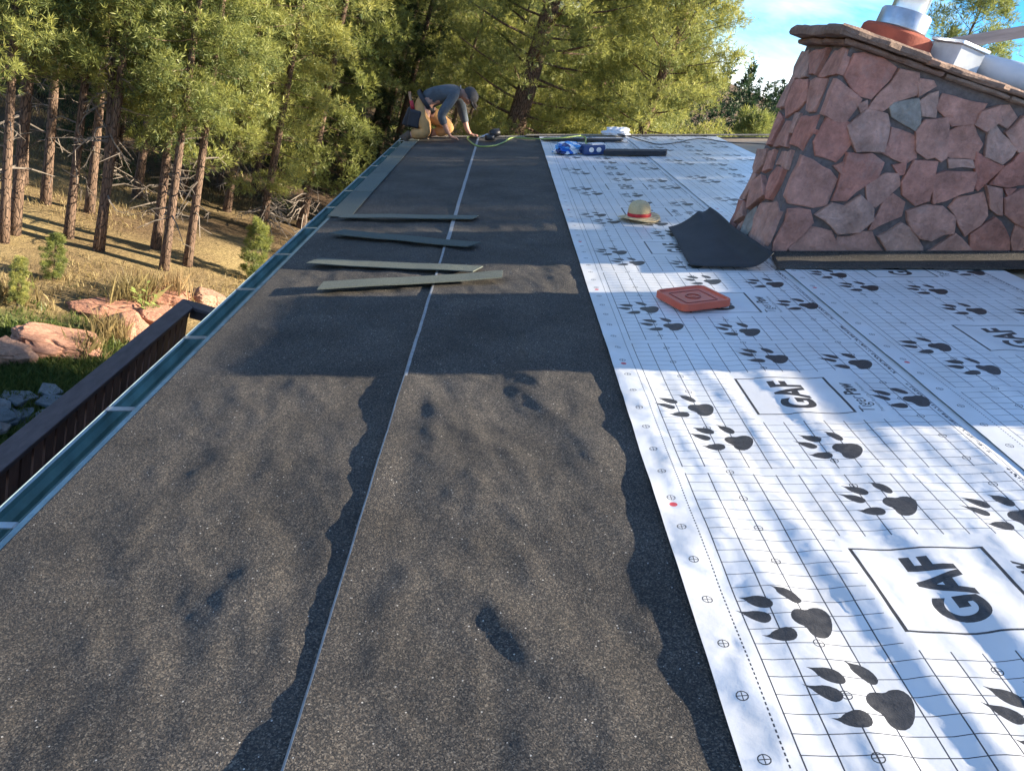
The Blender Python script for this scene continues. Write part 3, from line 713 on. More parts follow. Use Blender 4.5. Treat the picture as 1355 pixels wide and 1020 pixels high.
for i, it in enumerate(FRONT):
    c = clip_half(clip_half(outline(it, Vector((0, 1, 0)), 'x'), -1, 0, 0.004), 0, 1, hf)
    if len(c) >= 3: lay(c, Vector(p0), Vector((1, 0, 0)), Vector((0, 0, 1)), Vector((0, -1, 0)), M_stone_grey if i == 4 else M_stone)
for i, it in enumerate(LEFT):
    c = clip_half(clip_half(clip_half(outline(it, Vector((1, 0, 0)), 'y'), -1, 0, 0.004), 1, 0, CY1 - CY0), 0, 1, hf)
    if len(c) >= 3: lay(c, Vector((CX0, CY0, p0.z)), Vector((0, 1, 0)), Vector((0, 0, 1)), Vector((-1, 0, 0)), M_stone_grey if i == 19 else M_stone)
# the part of the front beyond those
xf = on_plane(1370, 300, p0, Vector((0, 1, 0))).x - CX0
polyf = [(xf, math.tan(PITCH) * xf + 0.03), (CX1 - CX0, math.tan(PITCH) * (CX1 - CX0) + 0.03), (CX1 - CX0, hf), (xf, hf)]
seeds = []
for k in range(80):
    x, y = rs.uniform(xf, CX1 - CX0 - 0.03), rs.uniform(0.35, hf - 0.03)
    if y > math.tan(PITCH) * x + 0.06 and all(math.hypot(x - s_[0], y - s_[1]) > 0.16 for s_ in seeds): seeds.append((x, y, rs.uniform(0, 0.006)))
face_stones(Vector(p0), Vector((1, 0, 0)), Vector((0, 0, 1)), Vector((0, -1, 0)), polyf, seeds, rs)
polyf = [(0.0, 0.03), (CX1 - CX0, math.tan(PITCH) * (CX1 - CX0) + 0.03), (CX1 - CX0, hf), (0.0, hf)]
# right and back faces
def scatter(w, lo, hi, n, r_):
    s = []
    for k in range(n * 30):
        x, y = r_.uniform(0.05, w - 0.05), r_.uniform(0.03, hi - 0.03)
        if y > lo(x) and all(math.hypot(x - a[0], y - a[1]) > 0.2 for a in s): s.append((x, y, r_.uniform(0, 0.004)))
    return s
zr = roof_z(CX1)
face_stones(Vector((CX1, CY0, zr)), Vector((0, 1, 0)), Vector((0, 0, 1)), Vector((1, 0, 0)), [(0, 0), (CY1 - CY0, 0), (CY1 - CY0, CTOP - zr - 0.012), (0, CTOP - zr - 0.012)], scatter(CY1 - CY0, lambda x: 0, CTOP - zr, 12, rs), rs)
face_stones(Vector((CX0, CY1, p0.z)), Vector((1, 0, 0)), Vector((0, 0, 1)), Vector((0, 1, 0)), polyf, scatter(CX1 - CX0, lambda x: math.tan(PITCH) * x, hf, 30, rs), rs)
# two courses of flagstones on top
def slab(poly, z0, z1, name='cap_slab'):
    p = []
    for i in range(len(poly)):
        a, b_ = poly[i], poly[(i + 1) % len(poly)]
        L = math.hypot(b_[0] - a[0], b_[1] - a[1]); n = max(1, int(L / 0.07))
        for k in range(n):
            t = k / n; p.append((a[0] + (b_[0] - a[0]) * t + rs.uniform(-.014, .014), a[1] + (b_[1] - a[1]) * t + rs.uniform(-.014, .014)))
    cx = sum(q[0] for q in p) / len(p); cy = sum(q[1] for q in p) / len(p); n = len(p)
    mb = MB(); vv = []
    for f, z in ((0.975, z0), (1.0, z0 + 0.3 * (z1 - z0)), (1.0, z0 + 0.72 * (z1 - z0)), (0.955, z1)):
        for q in p: vv.append(((q[0] - cx) * (f + rs.uniform(-.008, .008)), (q[1] - cy) * (f + rs.uniform(-.008, .008)), z - z0 + rs.uniform(-.003, .003)))
    fs = [tuple(range(n - 1, -1, -1)), tuple(range(3 * n, 4 * n))]
    for l in range(3):
        for i in range(n): fs.append((l * n + i, l * n + (i + 1) % n, (l + 1) * n + (i + 1) % n, (l + 1) * n + i))
    o = mb.add(vv, fs).build(name, M_cap, chim); o.location = CI @ Vector((cx, cy, z0)); return o
cuts = [CX0 - 0.06, 1.86, 2.22, 2.67, 3.06, CX1 + 0.06]
for a, b_ in zip(cuts, cuts[1:]):
    slab([(a + 0.006, CY0 - 0.05), (b_ - 0.006, CY0 - 0.05), (b_ - 0.006, CY1 + 0.05), (a + 0.006, CY1 + 0.05)], CTOP, CTOP + 0.028)
cuts = [CX0 - 0.115, 1.72, 2.36, 2.88, CX1 + 0.09]
for i, (a, b_) in enumerate(zip(cuts, cuts[1:])):
    slab([(a + 0.005, CY0 - 0.085 + rs.uniform(-.02, .03)), (b_ - 0.005, CY0 - 0.085 + rs.uniform(-.02, .03)), (b_ - 0.005, CY1 + 0.08), (a + 0.005, CY1 + 0.08)], CTOP + 0.030, CTOP + 0.030 + (0.05, 0.036, 0.045, 0.04)[i])

# ---------------------------------------------------------------- deck and its balustrade left of the gutter
M_stain = mat('dark brown deck stain', (0.115, 0.09, 0.09), 0.6, 0.3, 6, 0.2, 40, stretch=(4, 1, 4), per_object=0.2, spec=0.35)
M_boards = mat('brown board stain', (0.17, 0.10, 0.08), 0.65, 0.3, 6, 0.2, 40, stretch=(4, 4, 1), per_object=0.25)
M_deckb = mat('deck board', (0.11, 0.075, 0.055), 0.75, 0.3, 5, 0.2, 40, stretch=(6, 1, 6), per_object=0.2)
RX, RZ, RY = -2.43, -1.80, 6.86              # balustrade line, top of its cap, far corner
rail = thing('deck_balustrade', 'dark brown deck balustrade of upright boards under a wide flat cap', 'railing', Matrix.Translation((RX, RY, RZ - 1.0)))
RI = rail.matrix_world.inverted()
def rpart(mb, name, m=M_stain, **k):
    mb.v = [tuple(RI @ Vector(v)) for v in mb.v]; return mb.build(name, m, rail, **k)
rpart(MB().prism([(RX - 0.075, -3.5), (RX + 0.065, -3.5), (RX + 0.065, RY - 0.07), (RX - 0.075, RY + 0.07)], RZ - 0.038, RZ), 'cap_rail', bevel=0.006)
rpart(MB().prism([(RX + 0.068, RY - 0.07), (-0.66, RY - 0.07), (-0.66, RY + 0.07), (RX - 0.072, RY + 0.07)], RZ - 0.0385, RZ - 0.0005), 'cap_rail', bevel=0.006)
rpart(MB().box(RX - 0.02, RX + 0.02, -3.5, RY, RZ - 0.13, RZ - 0.04), 'top_rail')
rpart(MB().box(RX - 0.02, RX + 0.02, -3.5, RY, RZ - 0.92, RZ - 0.84), 'bottom_rail')
rpart(MB().box(RX + 0.03, -0.66, RY - 0.02, RY + 0.02, RZ - 0.13, RZ - 0.04), 'top_rail')
rpart(MB().box(RX + 0.03, -0.66, RY - 0.02, RY + 0.02, RZ - 0.92, RZ - 0.84), 'bottom_rail')
y = -3.4
while y < RY - 0.14:
    rpart(MB().box(RX + 0.021, RX + 0.043, y, y + 0.104, RZ - 0.93, RZ - 0.045), 'board', M_boards); y += 0.132
x = RX + 0.28
while x < -0.8:
    rpart(MB().box(x, x + 0.104, RY - 0.043, RY - 0.021, RZ - 0.93, RZ - 0.045), 'board', M_boards); x += 0.132
for y in (-3.4, -0.9, 1.6, 4.1, RY):
    rpart(MB().box(RX - 0.045, RX + 0.0, y - 0.045, y + 0.045, RZ - 1.05, RZ - 0.041), 'post')
deck = thing('deck', 'brown board deck under the balustrade beside the house', 'deck', Matrix.Translation((-1.5, 2.0, -4.7)))
DI = deck.matrix_world.inverted()
def dpart(mb, name, m, **k):
    mb.v = [tuple(DI @ Vector(v)) for v in mb.v]; return mb.build(name, m, deck, **k)
x = RX - 0.03
while x < -0.80: dpart(MB().box(x, x + 0.136, -3.6, RY + 0.06, RZ - 1.09, RZ - 1.052), 'deck_board', M_deckb); x += 0.142
dpart(MB().box(RX - 0.07, RX - 0.032, -3.6, RY + 0.1, RZ - 1.3, RZ - 1.06), 'rim_joist', M_stain)
dpart(MB().box(RX - 0.03, -0.70, RY + 0.062, RY + 0.1, RZ - 1.3, RZ - 1.06), 'rim_joist', M_stain)
for y in (-3.4, 0.0, 3.4, RY - 0.05): dpart(MB().box(RX - 0.03, RX + 0.09, y - 0.06, y + 0.06, -5.3, RZ - 1.31), 'post', M_stain)

# ---------------------------------------------------------------- pines
def bark_material():
    m = bpy.data.materials.new('pine bark'); m.use_nodes = True
    nt = m.node_tree; b = nt.nodes['Principled BSDF']; tc = nd(nt, 'ShaderNodeTexCoord')
    mp = nd(nt, 'ShaderNodeMapping', {'Vector': tc.outputs['Object'], 'Scale': (1, 1, 0.22)})
    v = nd(nt, 'ShaderNodeTexVoronoi', {'Vector': mp.outputs[0], 'Scale': 24.0}, feature='DISTANCE_TO_EDGE')
    n = nd(nt, 'ShaderNodeTexNoise', {'Vector': mp.outputs[0], 'Scale': 9.0, 'Detail': 7.0})
    r = nd(nt, 'ShaderNodeMapRange', {'Value': v.outputs['Distance'], 'From Max': 0.12})
    c = nd(nt, 'ShaderNodeMix', {'Factor': n.outputs['Fac'], 6: (0.13, 0.075, 0.05, 1), 7: (0.21, 0.15, 0.11, 1)}, data_type='RGBA')
    c2 = nd(nt, 'ShaderNodeMix', {'Factor': r.outputs[0], 6: (0.055, 0.04, 0.033, 1), 7: c.outputs[2]}, data_type='RGBA')
    nt.links.new(c2.outputs[2], b.inputs['Base Color']); b.inputs['Roughness'].default_value = 0.9; b.inputs['Specular IOR Level'].default_value = 0.15
    bp = nd(nt, 'ShaderNodeBump', {'Height': r.outputs[0], 'Strength': 0.7, 'Distance': 0.03}); nt.links.new(bp.outputs[0], b.inputs['Normal'])
    return m
def needle_material(name, dark, light):
    m = bpy.data.materials.new(name); m.use_nodes = True
    nt = m.node_tree; nt.nodes.clear()
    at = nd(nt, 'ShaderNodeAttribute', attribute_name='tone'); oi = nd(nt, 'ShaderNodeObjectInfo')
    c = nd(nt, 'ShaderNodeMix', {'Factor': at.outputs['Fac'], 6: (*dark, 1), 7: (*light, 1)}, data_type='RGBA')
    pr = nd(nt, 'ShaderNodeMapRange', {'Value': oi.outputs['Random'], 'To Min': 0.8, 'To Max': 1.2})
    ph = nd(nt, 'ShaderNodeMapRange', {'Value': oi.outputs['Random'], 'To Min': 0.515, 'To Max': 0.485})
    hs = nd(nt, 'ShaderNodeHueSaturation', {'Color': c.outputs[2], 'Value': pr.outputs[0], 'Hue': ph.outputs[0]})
    d = nd(nt, 'ShaderNodeBsdfDiffuse', {'Color': hs.outputs[0]}); t = nd(nt, 'ShaderNodeBsdfTranslucent', {'Color': hs.outputs[0]})
    g = nd(nt, 'ShaderNodeBsdfGlossy', {'Color': (0.7, 0.7, 0.6, 1), 'Roughness': 0.5})
    m1 = nd(nt, 'ShaderNodeMixShader', {0: 0.46, 1: d.outputs[0], 2: t.outputs[0]}); m2 = nd(nt, 'ShaderNodeMixShader', {0: 0.035, 1: m1.outputs[0], 2: g.outputs[0]})
    nd(nt, 'ShaderNodeOutputMaterial', {'Surface': m2.outputs[0]})
    return m
M_bark = bark_material()
M_dead = mat('dead twig', (0.17, 0.14, 0.115), 0.9, 0.3, 20)
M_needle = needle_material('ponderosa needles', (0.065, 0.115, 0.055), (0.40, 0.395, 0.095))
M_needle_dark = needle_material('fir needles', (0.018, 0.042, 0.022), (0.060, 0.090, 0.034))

def needles_mesh(name, C, D, per, ln, wd, m, r_, tone):
    """tufts of needle blades: C centres, D directions"""
    n = len(C); C = np.repeat(C, per, 0); D = np.repeat(D, per, 0); tone = np.repeat(tone, per)
    g = r_.normal(size=(n * per, 3)); d = D * 0.75 + g * 0.62; d /= np.linalg.norm(d, axis=1)[:, None]
    L = ln * r_.uniform(0.65, 1.15, n * per)
    s = np.cross(d, r_.normal(size=(n * per, 3))); s /= np.linalg.norm(s, axis=1)[:, None]
    base = C + g * 0.03 * ln / 0.2
    W = wd * r_.uniform(0.7, 1.3, n * per)
    A = base - s * (W / 2)[:, None]; B = base + s * (W / 2)[:, None]; T = base + d * L[:, None]
    A2 = base + d * (L * 0.55)[:, None] + s * (W * 0.75)[:, None]
    V = np.stack([A, B, A2, T], 1).reshape(-1, 3)
    me = bpy.data.meshes.new(name); nn = n * per
    me.vertices.add(4 * nn); me.vertices.foreach_set('co', V.ravel().astype(np.float32))
    me.loops.add(4 * nn); me.loops.foreach_set('vertex_index', np.arange(4 * nn, dtype=np.int32))
    me.polygons.add(nn); me.polygons.foreach_set('loop_start', np.arange(0, 4 * nn, 4, dtype=np.int32)); me.polygons.foreach_set('loop_total', np.full(nn, 4, np.int32))
    me.update(calc_edges=True); me.validate()
    a = me.attributes.new('tone', 'FLOAT', 'POINT')
    tv = np.clip(np.repeat(tone + r_.normal(size=nn) * 0.10, 4), 0, 1)
    if len(a.data) == 4 * nn: a.data.foreach_set('value', tv.astype(np.float32))
    me.materials.append(m)
    return me

def pine_meshes(seed, h, r0, cb, rad, nb, m, per=13, ln=0.26, wd=0.0108, lean=(0, 0), fork=False, spire=False, dead=11, dens=1.0, clump=0.27, tuft=(14, 20)):
    """meshes (trunk with limbs, dead twigs, crown) of one pine, base at the origin"""
    r_ = np.random.default_rng(seed); rp = random.Random(seed)
    K = 14
    def axis(t, k=0):
        w = 0.10 * h / 14
        b_ = Vector((lean[0] * h * t + w * math.sin(3.1 * t + seed) * t, lean[1] * h * t + w * math.sin(2.3 * t + 2 * seed) * t, h * t))
        if k: b_ += Vector((-0.09, 0.03, 0)) * h * max(0, t - 0.10)
        return b_
    tr = MB()
    stems = [0, 1] if fork else [0]
    for k in stems:
        pts = [axis(i / K, k) for i in range(K + 1)]; pts[0] = pts[0] - Vector((0, 0, 0.35))
        tr.tube(pts, [(r0 * (1 - 0.93 * i / K) * (1.0 if k == 0 else 0.8) + (0.25 * r0 if i == 0 else 0)) for i in range(K + 1)], 9)
    Cs, Ds, Ts = [], [], []
    for i in range(nb):
        s = (i + rp.random()) / nb; t = cb + (1 - cb) * s * 0.985
        if spire: L = rad * (1 - s) ** 0.85 * rp.uniform(0.75, 1.1) + 0.12
        else: L = rad * (0.40 + 0.60 * min(1, s * 3.2)) * (1 - s * 0.82) ** 0.8 * rp.uniform(0.55, 1.18) + 0.15
        a = i * 2.39996 + rp.uniform(-.5, .5)
        el = (R(-12) + R(52) * s if not spire else R(-18) + R(50) * s) + rp.uniform(-.15, .15)
        o = axis(t, rp.choice(stems))
        d = Vector((math.cos(a) * math.cos(el), math.sin(a) * math.cos(el), math.sin(el)))
        pts = [o + d * (L * q) + Vector((0, 0, (0.16 if not spire else 0.05) * L * q * q)) for q in (0, 0.35, 0.7, 1.0)]
        rb = max(0.010, r0 * 0.16 * (1 - s * 0.7))
        tr.tube(pts, [rb, rb * 0.75, rb * 0.5, rb * 0.25], 4, caps=False)
        lat = Vector((-d.y, d.x, 0)).normalized()
        # foliage sits in clumps along the outer limb
        for q in range(max(2, int((1.5 + L * 2.6) * dens))):
            f = rp.uniform(0.30, 1.0) ** 0.7
            cc = pts[0].lerp(pts[3], f) + lat * rp.gauss(0, 0.17 * L) + Vector((0, 0, rp.gauss(0.06, 0.07 * L)))
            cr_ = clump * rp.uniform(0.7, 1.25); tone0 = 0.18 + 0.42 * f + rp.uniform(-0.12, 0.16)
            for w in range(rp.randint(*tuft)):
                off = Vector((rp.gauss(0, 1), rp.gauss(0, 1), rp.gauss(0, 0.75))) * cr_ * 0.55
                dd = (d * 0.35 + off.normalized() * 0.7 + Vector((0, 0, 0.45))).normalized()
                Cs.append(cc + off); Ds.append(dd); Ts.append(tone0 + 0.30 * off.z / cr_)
    for q in range(int(10 * dens)): c = axis(0.985) + Vector((rp.gauss(0, .12), rp.gauss(0, .12), rp.uniform(-.3, .15))); Cs.append(c); Ds.append(Vector((0, 0, 1))); Ts.append(0.6)
    dt = MB()
    for i in range(dead):
        t = cb * rp.uniform(0.35, 1.15); a = rp.uniform(0, 6.28); L = rp.uniform(0.3, 1.0); el = rp.uniform(-.5, .2)
        o = axis(t, rp.choice(stems)); d = Vector((math.cos(a) * math.cos(el), math.sin(a) * math.cos(el), math.sin(el)))
        p2 = o + d * L * 0.5 + Vector((0, 0, rp.uniform(-.1, .08))); p3 = o + d * L + Vector((rp.uniform(-.15, .15), rp.uniform(-.15, .15), rp.uniform(-.35, .1)))
        dt.tube([o, p2, p3], [0.022, 0.015, 0.006], 3, caps=False)
        for w in range(3):
            e = p2.lerp(p3, rp.random()); dt.tube([e, e + Vector((rp.uniform(-.3, .3), rp.uniform(-.3, .3), rp.uniform(-.25, .1)))], [0.008, 0.004], 3, caps=False)
    ma = bpy.data.meshes.new('trunk'); ma.from_pydata(tr.v, [], tr.f); ma.materials.append(M_bark); ma.polygons.foreach_set('use_smooth', [True] * len(ma.polygons))
    md = None
    if dt.v: md = bpy.data.meshes.new('dead_branches'); md.from_pydata(dt.v, [], dt.f); md.materials.append(M_dead)
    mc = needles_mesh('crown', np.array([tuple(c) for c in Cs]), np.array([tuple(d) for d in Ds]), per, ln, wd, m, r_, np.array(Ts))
    return ma, md, mc

PROTO = {
    'a': pine_meshes(1, 12.5, 0.10, 0.25, 2.1, 78, M_needle, lean=(0.01, 0), ln=0.115, per=12),
    'b': pine_meshes(2, 14.0, 0.112, 0.26, 2.4, 84, M_needle, lean=(0.03, 0.01), ln=0.115, per=12),
    'c': pine_meshes(3, 11.0, 0.105, 0.18, 2.1, 84, M_needle, lean=(-0.01, 0.0), ln=0.115, per=12, dead=18),
    'f': pine_meshes(4, 13.0, 0.10, 0.25, 2.2, 80, M_needle, lean=(0.03, 0), ln=0.115, per=12, fork=True, dead=26),
    'g': pine_meshes(10, 12.0, 0.115, 0.09, 2.0, 92, M_needle, lean=(0.01, 0.01), ln=0.115, per=12, dead=26),
    's': pine_meshes(5, 11.5, 0.15, 0.05, 1.9, 110, M_needle_dark, spire=True, ln=0.105, per=10, dead=6, clump=0.28),
    'big': pine_meshes(6, 17.0, 0.42, 0.16, 3.7, 104, M_needle, ln=0.135, wd=0.0125, per=11, dens=1.15, dead=26, clump=0.36),
    'broad': pine_meshes(7, 14.0, 0.27, 0.10, 2.9, 118, M_needle, ln=0.135, wd=0.0125, per=11, dens=1.5, dead=12, clump=0.34),
    'sap': pine_meshes(8, 2.6, 0.035, 0.06, 0.75, 34, M_needle, ln=0.15, wd=0.013, per=12, dens=0.8, dead=0, clump=0.14),
    'sap2': pine_meshes(9, 3.6, 0.05, 0.10, 0.95, 40, M_needle, ln=0.15, wd=0.013, per=12, dens=0.9, dead=4, clump=0.16),
}
def pine(kind, loc, rz, sc, label, group=None, name='pine_tree'):
    t = thing(name, label, 'tree', Matrix.Translation(loc) @ Matrix.Rotation(rz, 4, 'Z') @ Matrix.Scale(sc, 4), group)
    for n_, me in zip(('trunk', 'dead_branches', 'crown'), PROTO[kind]):
        if me:
            o = link_mesh(n_, me, t)
            if n_ == 'dead_branches': o['kind'] = 'stuff'
    return t
FOREST = 'pines of the forest below the roof'
KIND = {'a': 'slender pine with straight bare trunk in the crowd behind the first row', 'b': 'tall pine with broad crown and leaning trunk in the crowd behind the first row',
        'c': 'shorter pine with low foliage in the crowd behind the first row', 'f': 'fork trunked pine in the crowd behind the first row', 's': 'dark pointed fir in the crowd behind the first row of pines'}
# trees that can be told apart on the slope, by where their trunks meet the ground
SPOT = [
    ('a', (90, 315), 0.3, 0.92, 'slim bare trunked pine at the forest edge, left of the forked one'),
    ('f', (130, 332), 0.1, 1.0, 'fork trunked pine with two pale stems and many dead twigs'),
    ('c', (206, 329), 1.2, 0.95, 'reddish trunked pine behind the two dark leaning trunks'),
    ('b', (217, 357), 2.0, 0.80, 'dark leaning pine trunk, the one nearer to the forked pine'),
    ('a', (248, 352), 4.0, 0.90, 'dark leaning pine trunk, the one nearer to the young bright pine'),
    ('g', (398, 302), 0.6, 1.1, 'full yellow green pine leaning over the gutter, grey dead twigs below its crown'),
    ('g', (346, 308), 3.3, 0.95, 'bright sunlit pine standing between the dark trunks and the pine over the gutter'),
]
for k, px, rz, sc, lab in SPOT: pine(k, at_ground(*px), rz, sc, lab)
for k, px, rz, sc in (('b', (18, 310), 0.9, 0.95), ('a', (5, 322), 2.2, 0.9), ('c', (300, 280), 2.6, 1.0), ('a', (118, 282), 5.0, 1.0), ('b', (180, 262), 0.4, 1.0), ('a', (60, 270), 1.7, 1.05), ('c', (240, 262), 3.9, 1.05),
                      ('f', (290, 250), 2.4, 1.0), ('a', (335, 258), 5.5, 1.05), ('b', (372, 240), 1.1, 1.0), ('s', (420, 235), 1.1, 1.0), ('a', (455, 242), 4.4, 1.0), ('b', (30, 245), 2.9, 1.0), ('s', (150, 225), 0.4, 1.1), ('c', (215, 215), 1.9, 1.2), ('a', (275, 205), 2.2, 1.1), ('b', (330, 200), 3.8, 1.1), ('s', (390, 195), 0.0, 1.2), ('a', (440, 200), 5.1, 1.1), ('c', (485, 215), 0.8, 1.1)):
    pine(k, at_ground(*px), rz, sc, KIND[k], FOREST)
r2 = random.Random(5); pts = []
for i in range(1500):
    if len(pts) >= 92: break
    x, y = r2.uniform(-46, 9), r2.uniform(25, 64)
    if y < 27 and x > -9: continue
    if x > 0 and y < 29: continue
    if x > 0.20 * y: continue
    if all(math.hypot(x - a, y - b_) > 2.7 for a, b_ in pts): pts.append((x, y))
for x, y in pts:
    k = r2.choice('abcsbacf'); pine(k, Vector((x, y, ground_z(x, y))), r2.uniform(0, 6.28), r2.uniform(0.85, 1.2), KIND[k], FOREST)
# young firs under the tall pines
for i in range(34):
    x, y = r2.uniform(-24, 2), r2.uniform(26, 44)
    if x > -6 and y < 28: continue
    pine('s', Vector((x, y, ground_z(x, y))), r2.uniform(0, 6.28), r2.uniform(0.3, 0.55), 'low young fir growing in the shade under the tall pines', 'young firs under the pines', 'fir_tree')
# behind the far end of the roof
pine('s', Vector((-3.2, 30.5, ground_z(-3.2, 30.5))), 0.5, 1.0, 'narrow dark fir whose pointed top rises left of the kneeling roofer', None, 'fir_tree')
pine('big', Vector((0.55, 24.5, ground_z(0.55, 24.5))), 0.8, 0.95, 'large pine with thick dark leaning trunk just behind the kneeling roofer')
pine('broad', Vector((4.1, 24.0, ground_z(4.1, 24.0))), 2.1, 0.92, 'broad dense pine beyond the far roof edge, sky on its right side')
pine('broad', Vector((3.1, 29.0, ground_z(3.1, 29.0))), 4.0, 0.98, 'dense pine filling the gap between the two large pines beyond the roof')
pine('sap2', Vector((11.4, 38.0, ground_z(11.4, 38.0))), 1.0, 1.75, 'small bright yellow green pine beside the chimney silhouette')
# on the sunny side of the house
for k, x, y, rz, sc, lab in (('c', 9.9, 20.0, 0.4, 1.0, 'pine whose top shows beside the chimney flue'), ('big', 12.0, 7.9, 1.4, 1.12, 'tall pine close to the sunny side of the house, nearer the chimney'), ('broad', 16.5, 7.6, 2.9, 1.3, 'tall pine on the sunny side of the house, farther from the chimney')):
    pine(k, Vector((x, y, ground_z(x, y))), rz, sc, lab)
# young pines in the grass
pine('sap', at_ground(332, 372), 0.3, 0.46, 'bright young pine beside the gutter at the forest edge')
pine('sap', at_ground(70, 372), 2.0, 0.30, 'small shaded young pine at the meadow edge, thinner than its neighbour')
pine('sap2', at_ground(22, 408), 1.0, 0.22, 'bushy shaded young pine behind the red boulders')
# the far wood, one mass
def far_wood():
    rw_ = np.random.default_rng(3); mb = MB(); rp = random.Random(3)
    trees = []
    for i in range(380):
        a = rp.uniform(-0.95, 1.0); d = rp.uniform(66, 170) if a < 0 else rp.uniform(90, 190); trees.append((math.sin(a) * d, math.cos(a) * d))
    Cs, Ds, Ts = [], [], []
    for x, y in trees:
        z = ground_z(x, y); h = rp.uniform(9, 14) if x < 5 else rp.uniform(8.0, 11.5); rad = rp.uniform(1.3, 2.1)
        mb.tube([(x, y, z - 0.3), (x, y, z + h)], [0.18, 0.02], 4, caps=False)
        for q in range(70):
            s = rp.random() ** 0.9; t = 0.12 + 0.88 * s; rr = rad * (1 - s) * rp.uniform(0.5, 1.05) + 0.1; an = rp.uniform(0, 6.28)
            Cs.append((x + rr * math.cos(an), y + rr * math.sin(an), z + h * t)); Ds.append((math.cos(an) * 0.6, math.sin(an) * 0.6, 0.5)); Ts.append(0.15 + 0.45 * rp.random())
    me = needles_mesh('far_wood', np.array(Cs), np.array(Ds), 9, 0.55, 0.12, M_needle_dark, rw_, np.array(Ts))
    o = link_mesh('far_wood', me); o['kind'] = 'stuff'; o['label'] = 'distant dark pine wood beyond the meadow'; o['category'] = 'forest'
    return o
far_wood()

# ---------------------------------------------------------------- boulders, slabs, grass and plants on the slope
M_sand = stone_material('weathered red sandstone', (0.36, 0.175, 0.115), (0.40, 0.21, 0.14), (0.40, 0.24, 0.165), 0.15)
M_slate = stone_material('blue grey slate', (0.10, 0.12, 0.13), (0.15, 0.165, 0.17), (0.17, 0.14, 0.12), 0.05)
def boulder(px, size, rz, seed, label, tilt=0.1, sink=0.25):
    """a block split off along random planes and bedding joints"""
    bm = bmesh.new(); bmesh.ops.create_icosphere(bm, subdivisions=5, radius=1.25); rb = random.Random(seed * 13)
    planes = [(Vector((0, 0, 1)), rb.uniform(0.62, 0.75))]
    for k in range(11):
        a = rb.uniform(0, 6.28); e = rb.uniform(-0.25, 0.75); planes.append((Vector((math.cos(a) * math.cos(e), math.sin(a) * math.cos(e), math.sin(e))), rb.uniform(0.66, 0.98)))
    off = Vector((seed * 7.1, seed * 3.3, seed * 1.7))
    for v in bm.verts:
        p = v.co.copy()
        for n, d in planes:
            q = p.dot(n) - d - 0.05 * noise.noise(p * 2.2 + off)
            if q > 0: p -= n * q
        ledge = 0.05 * (math.floor((p.z + 0.12 * noise.noise(p * 1.3 + off)) * 5) % 2)
        crack = -0.10 * max(0, 1 - abs(noise.noise(Vector((p.x * 1.5, p.y * 1.5, 0.3 * p.z)) + off)) * 16)
        f = 1 - ledge * 0.6 + crack + 0.035 * noise.fractal(p * 3.0 + off, 0.7, 2.0, 4)
        v.co = Vector((p.x * f, p.y * f, p.z * (1 + crack * 0.8 + 0.02 * noise.noise(p * 4 + off))))
    me = bpy.data.meshes.new('boulder'); bm.to_mesh(me); bm.free(); me.materials.append(M_sand)
    o = link_mesh('boulder', me); g = at_ground(*px)
    o.matrix_world = Matrix.Translation(g + Vector((0, 0, size[2] * (1 - sink * 2)))) @ Matrix.Rotation(rz, 4, 'Z') @ Matrix.Rotation(tilt, 4, 'Y') @ Matrix.Diagonal((*size, 1))
    return tag(o, label, 'boulder', 'red sandstone boulders along the deck')
boulder((75, 462), (0.74, 0.46, 0.24), 0.55, 1, 'largest red sandstone boulder, cracked across its sunlit top', 0.12)
boulder((150, 415), (0.56, 0.32, 0.17), 0.3, 2, 'layered red boulder between the largest one and the dry grass', -0.05)
boulder((-4, 478), (0.45, 0.36, 0.22), 1.2, 3, 'red boulder with shaded flank beside the green lawn', 0.05)
boulder((278, 400), (0.42, 0.26, 0.16), 0.1, 4, 'rounded red boulder past the balustrade corner', 0.08)
boulder((205, 428), (0.36, 0.28, 0.20), 0.8, 5, 'small grey red boulder half hidden by dry grass', 0.0)
boulder((170, 438), (0.40, 0.30, 0.18), 2.1, 6, 'low flat red boulder in front of the layered one', 0.0)
boulder((215, 398), (0.5, 0.3, 0.18), 0.5, 7, 'low red boulder behind the tall dry grass', 0.0)
rk = random.Random(12)
for i in range(26):
    px = (rk.uniform(-25, 105), rk.uniform(522, 588))
    g = at_ground(*px); n = rk.randint(5, 7); s = rk.uniform(0.12, 0.27)
    poly = [(s * rk.uniform(0.7, 1.2) * math.cos(6.2832 * k / n), s * rk.uniform(0.55, 0.9) * math.sin(6.2832 * k / n)) for k in range(n)]
    o = MB().prism(poly, -0.02, 0.025).build('flat_rock', M_slate, bevel=0.006, seg=1)
    o.matrix_world = Matrix.Translation(g + Vector((0, 0, 0.03 + 0.035 * (i % 4)))) @ Matrix.Rotation(rk.uniform(0, 6.28), 4, 'Z') @ Matrix.Rotation(rk.uniform(-.22, .22), 4, 'X')
    tag(o, 'flat blue grey rock lying in the loose pile beside the balustrade', 'rock', 'loose pile of flat rocks')

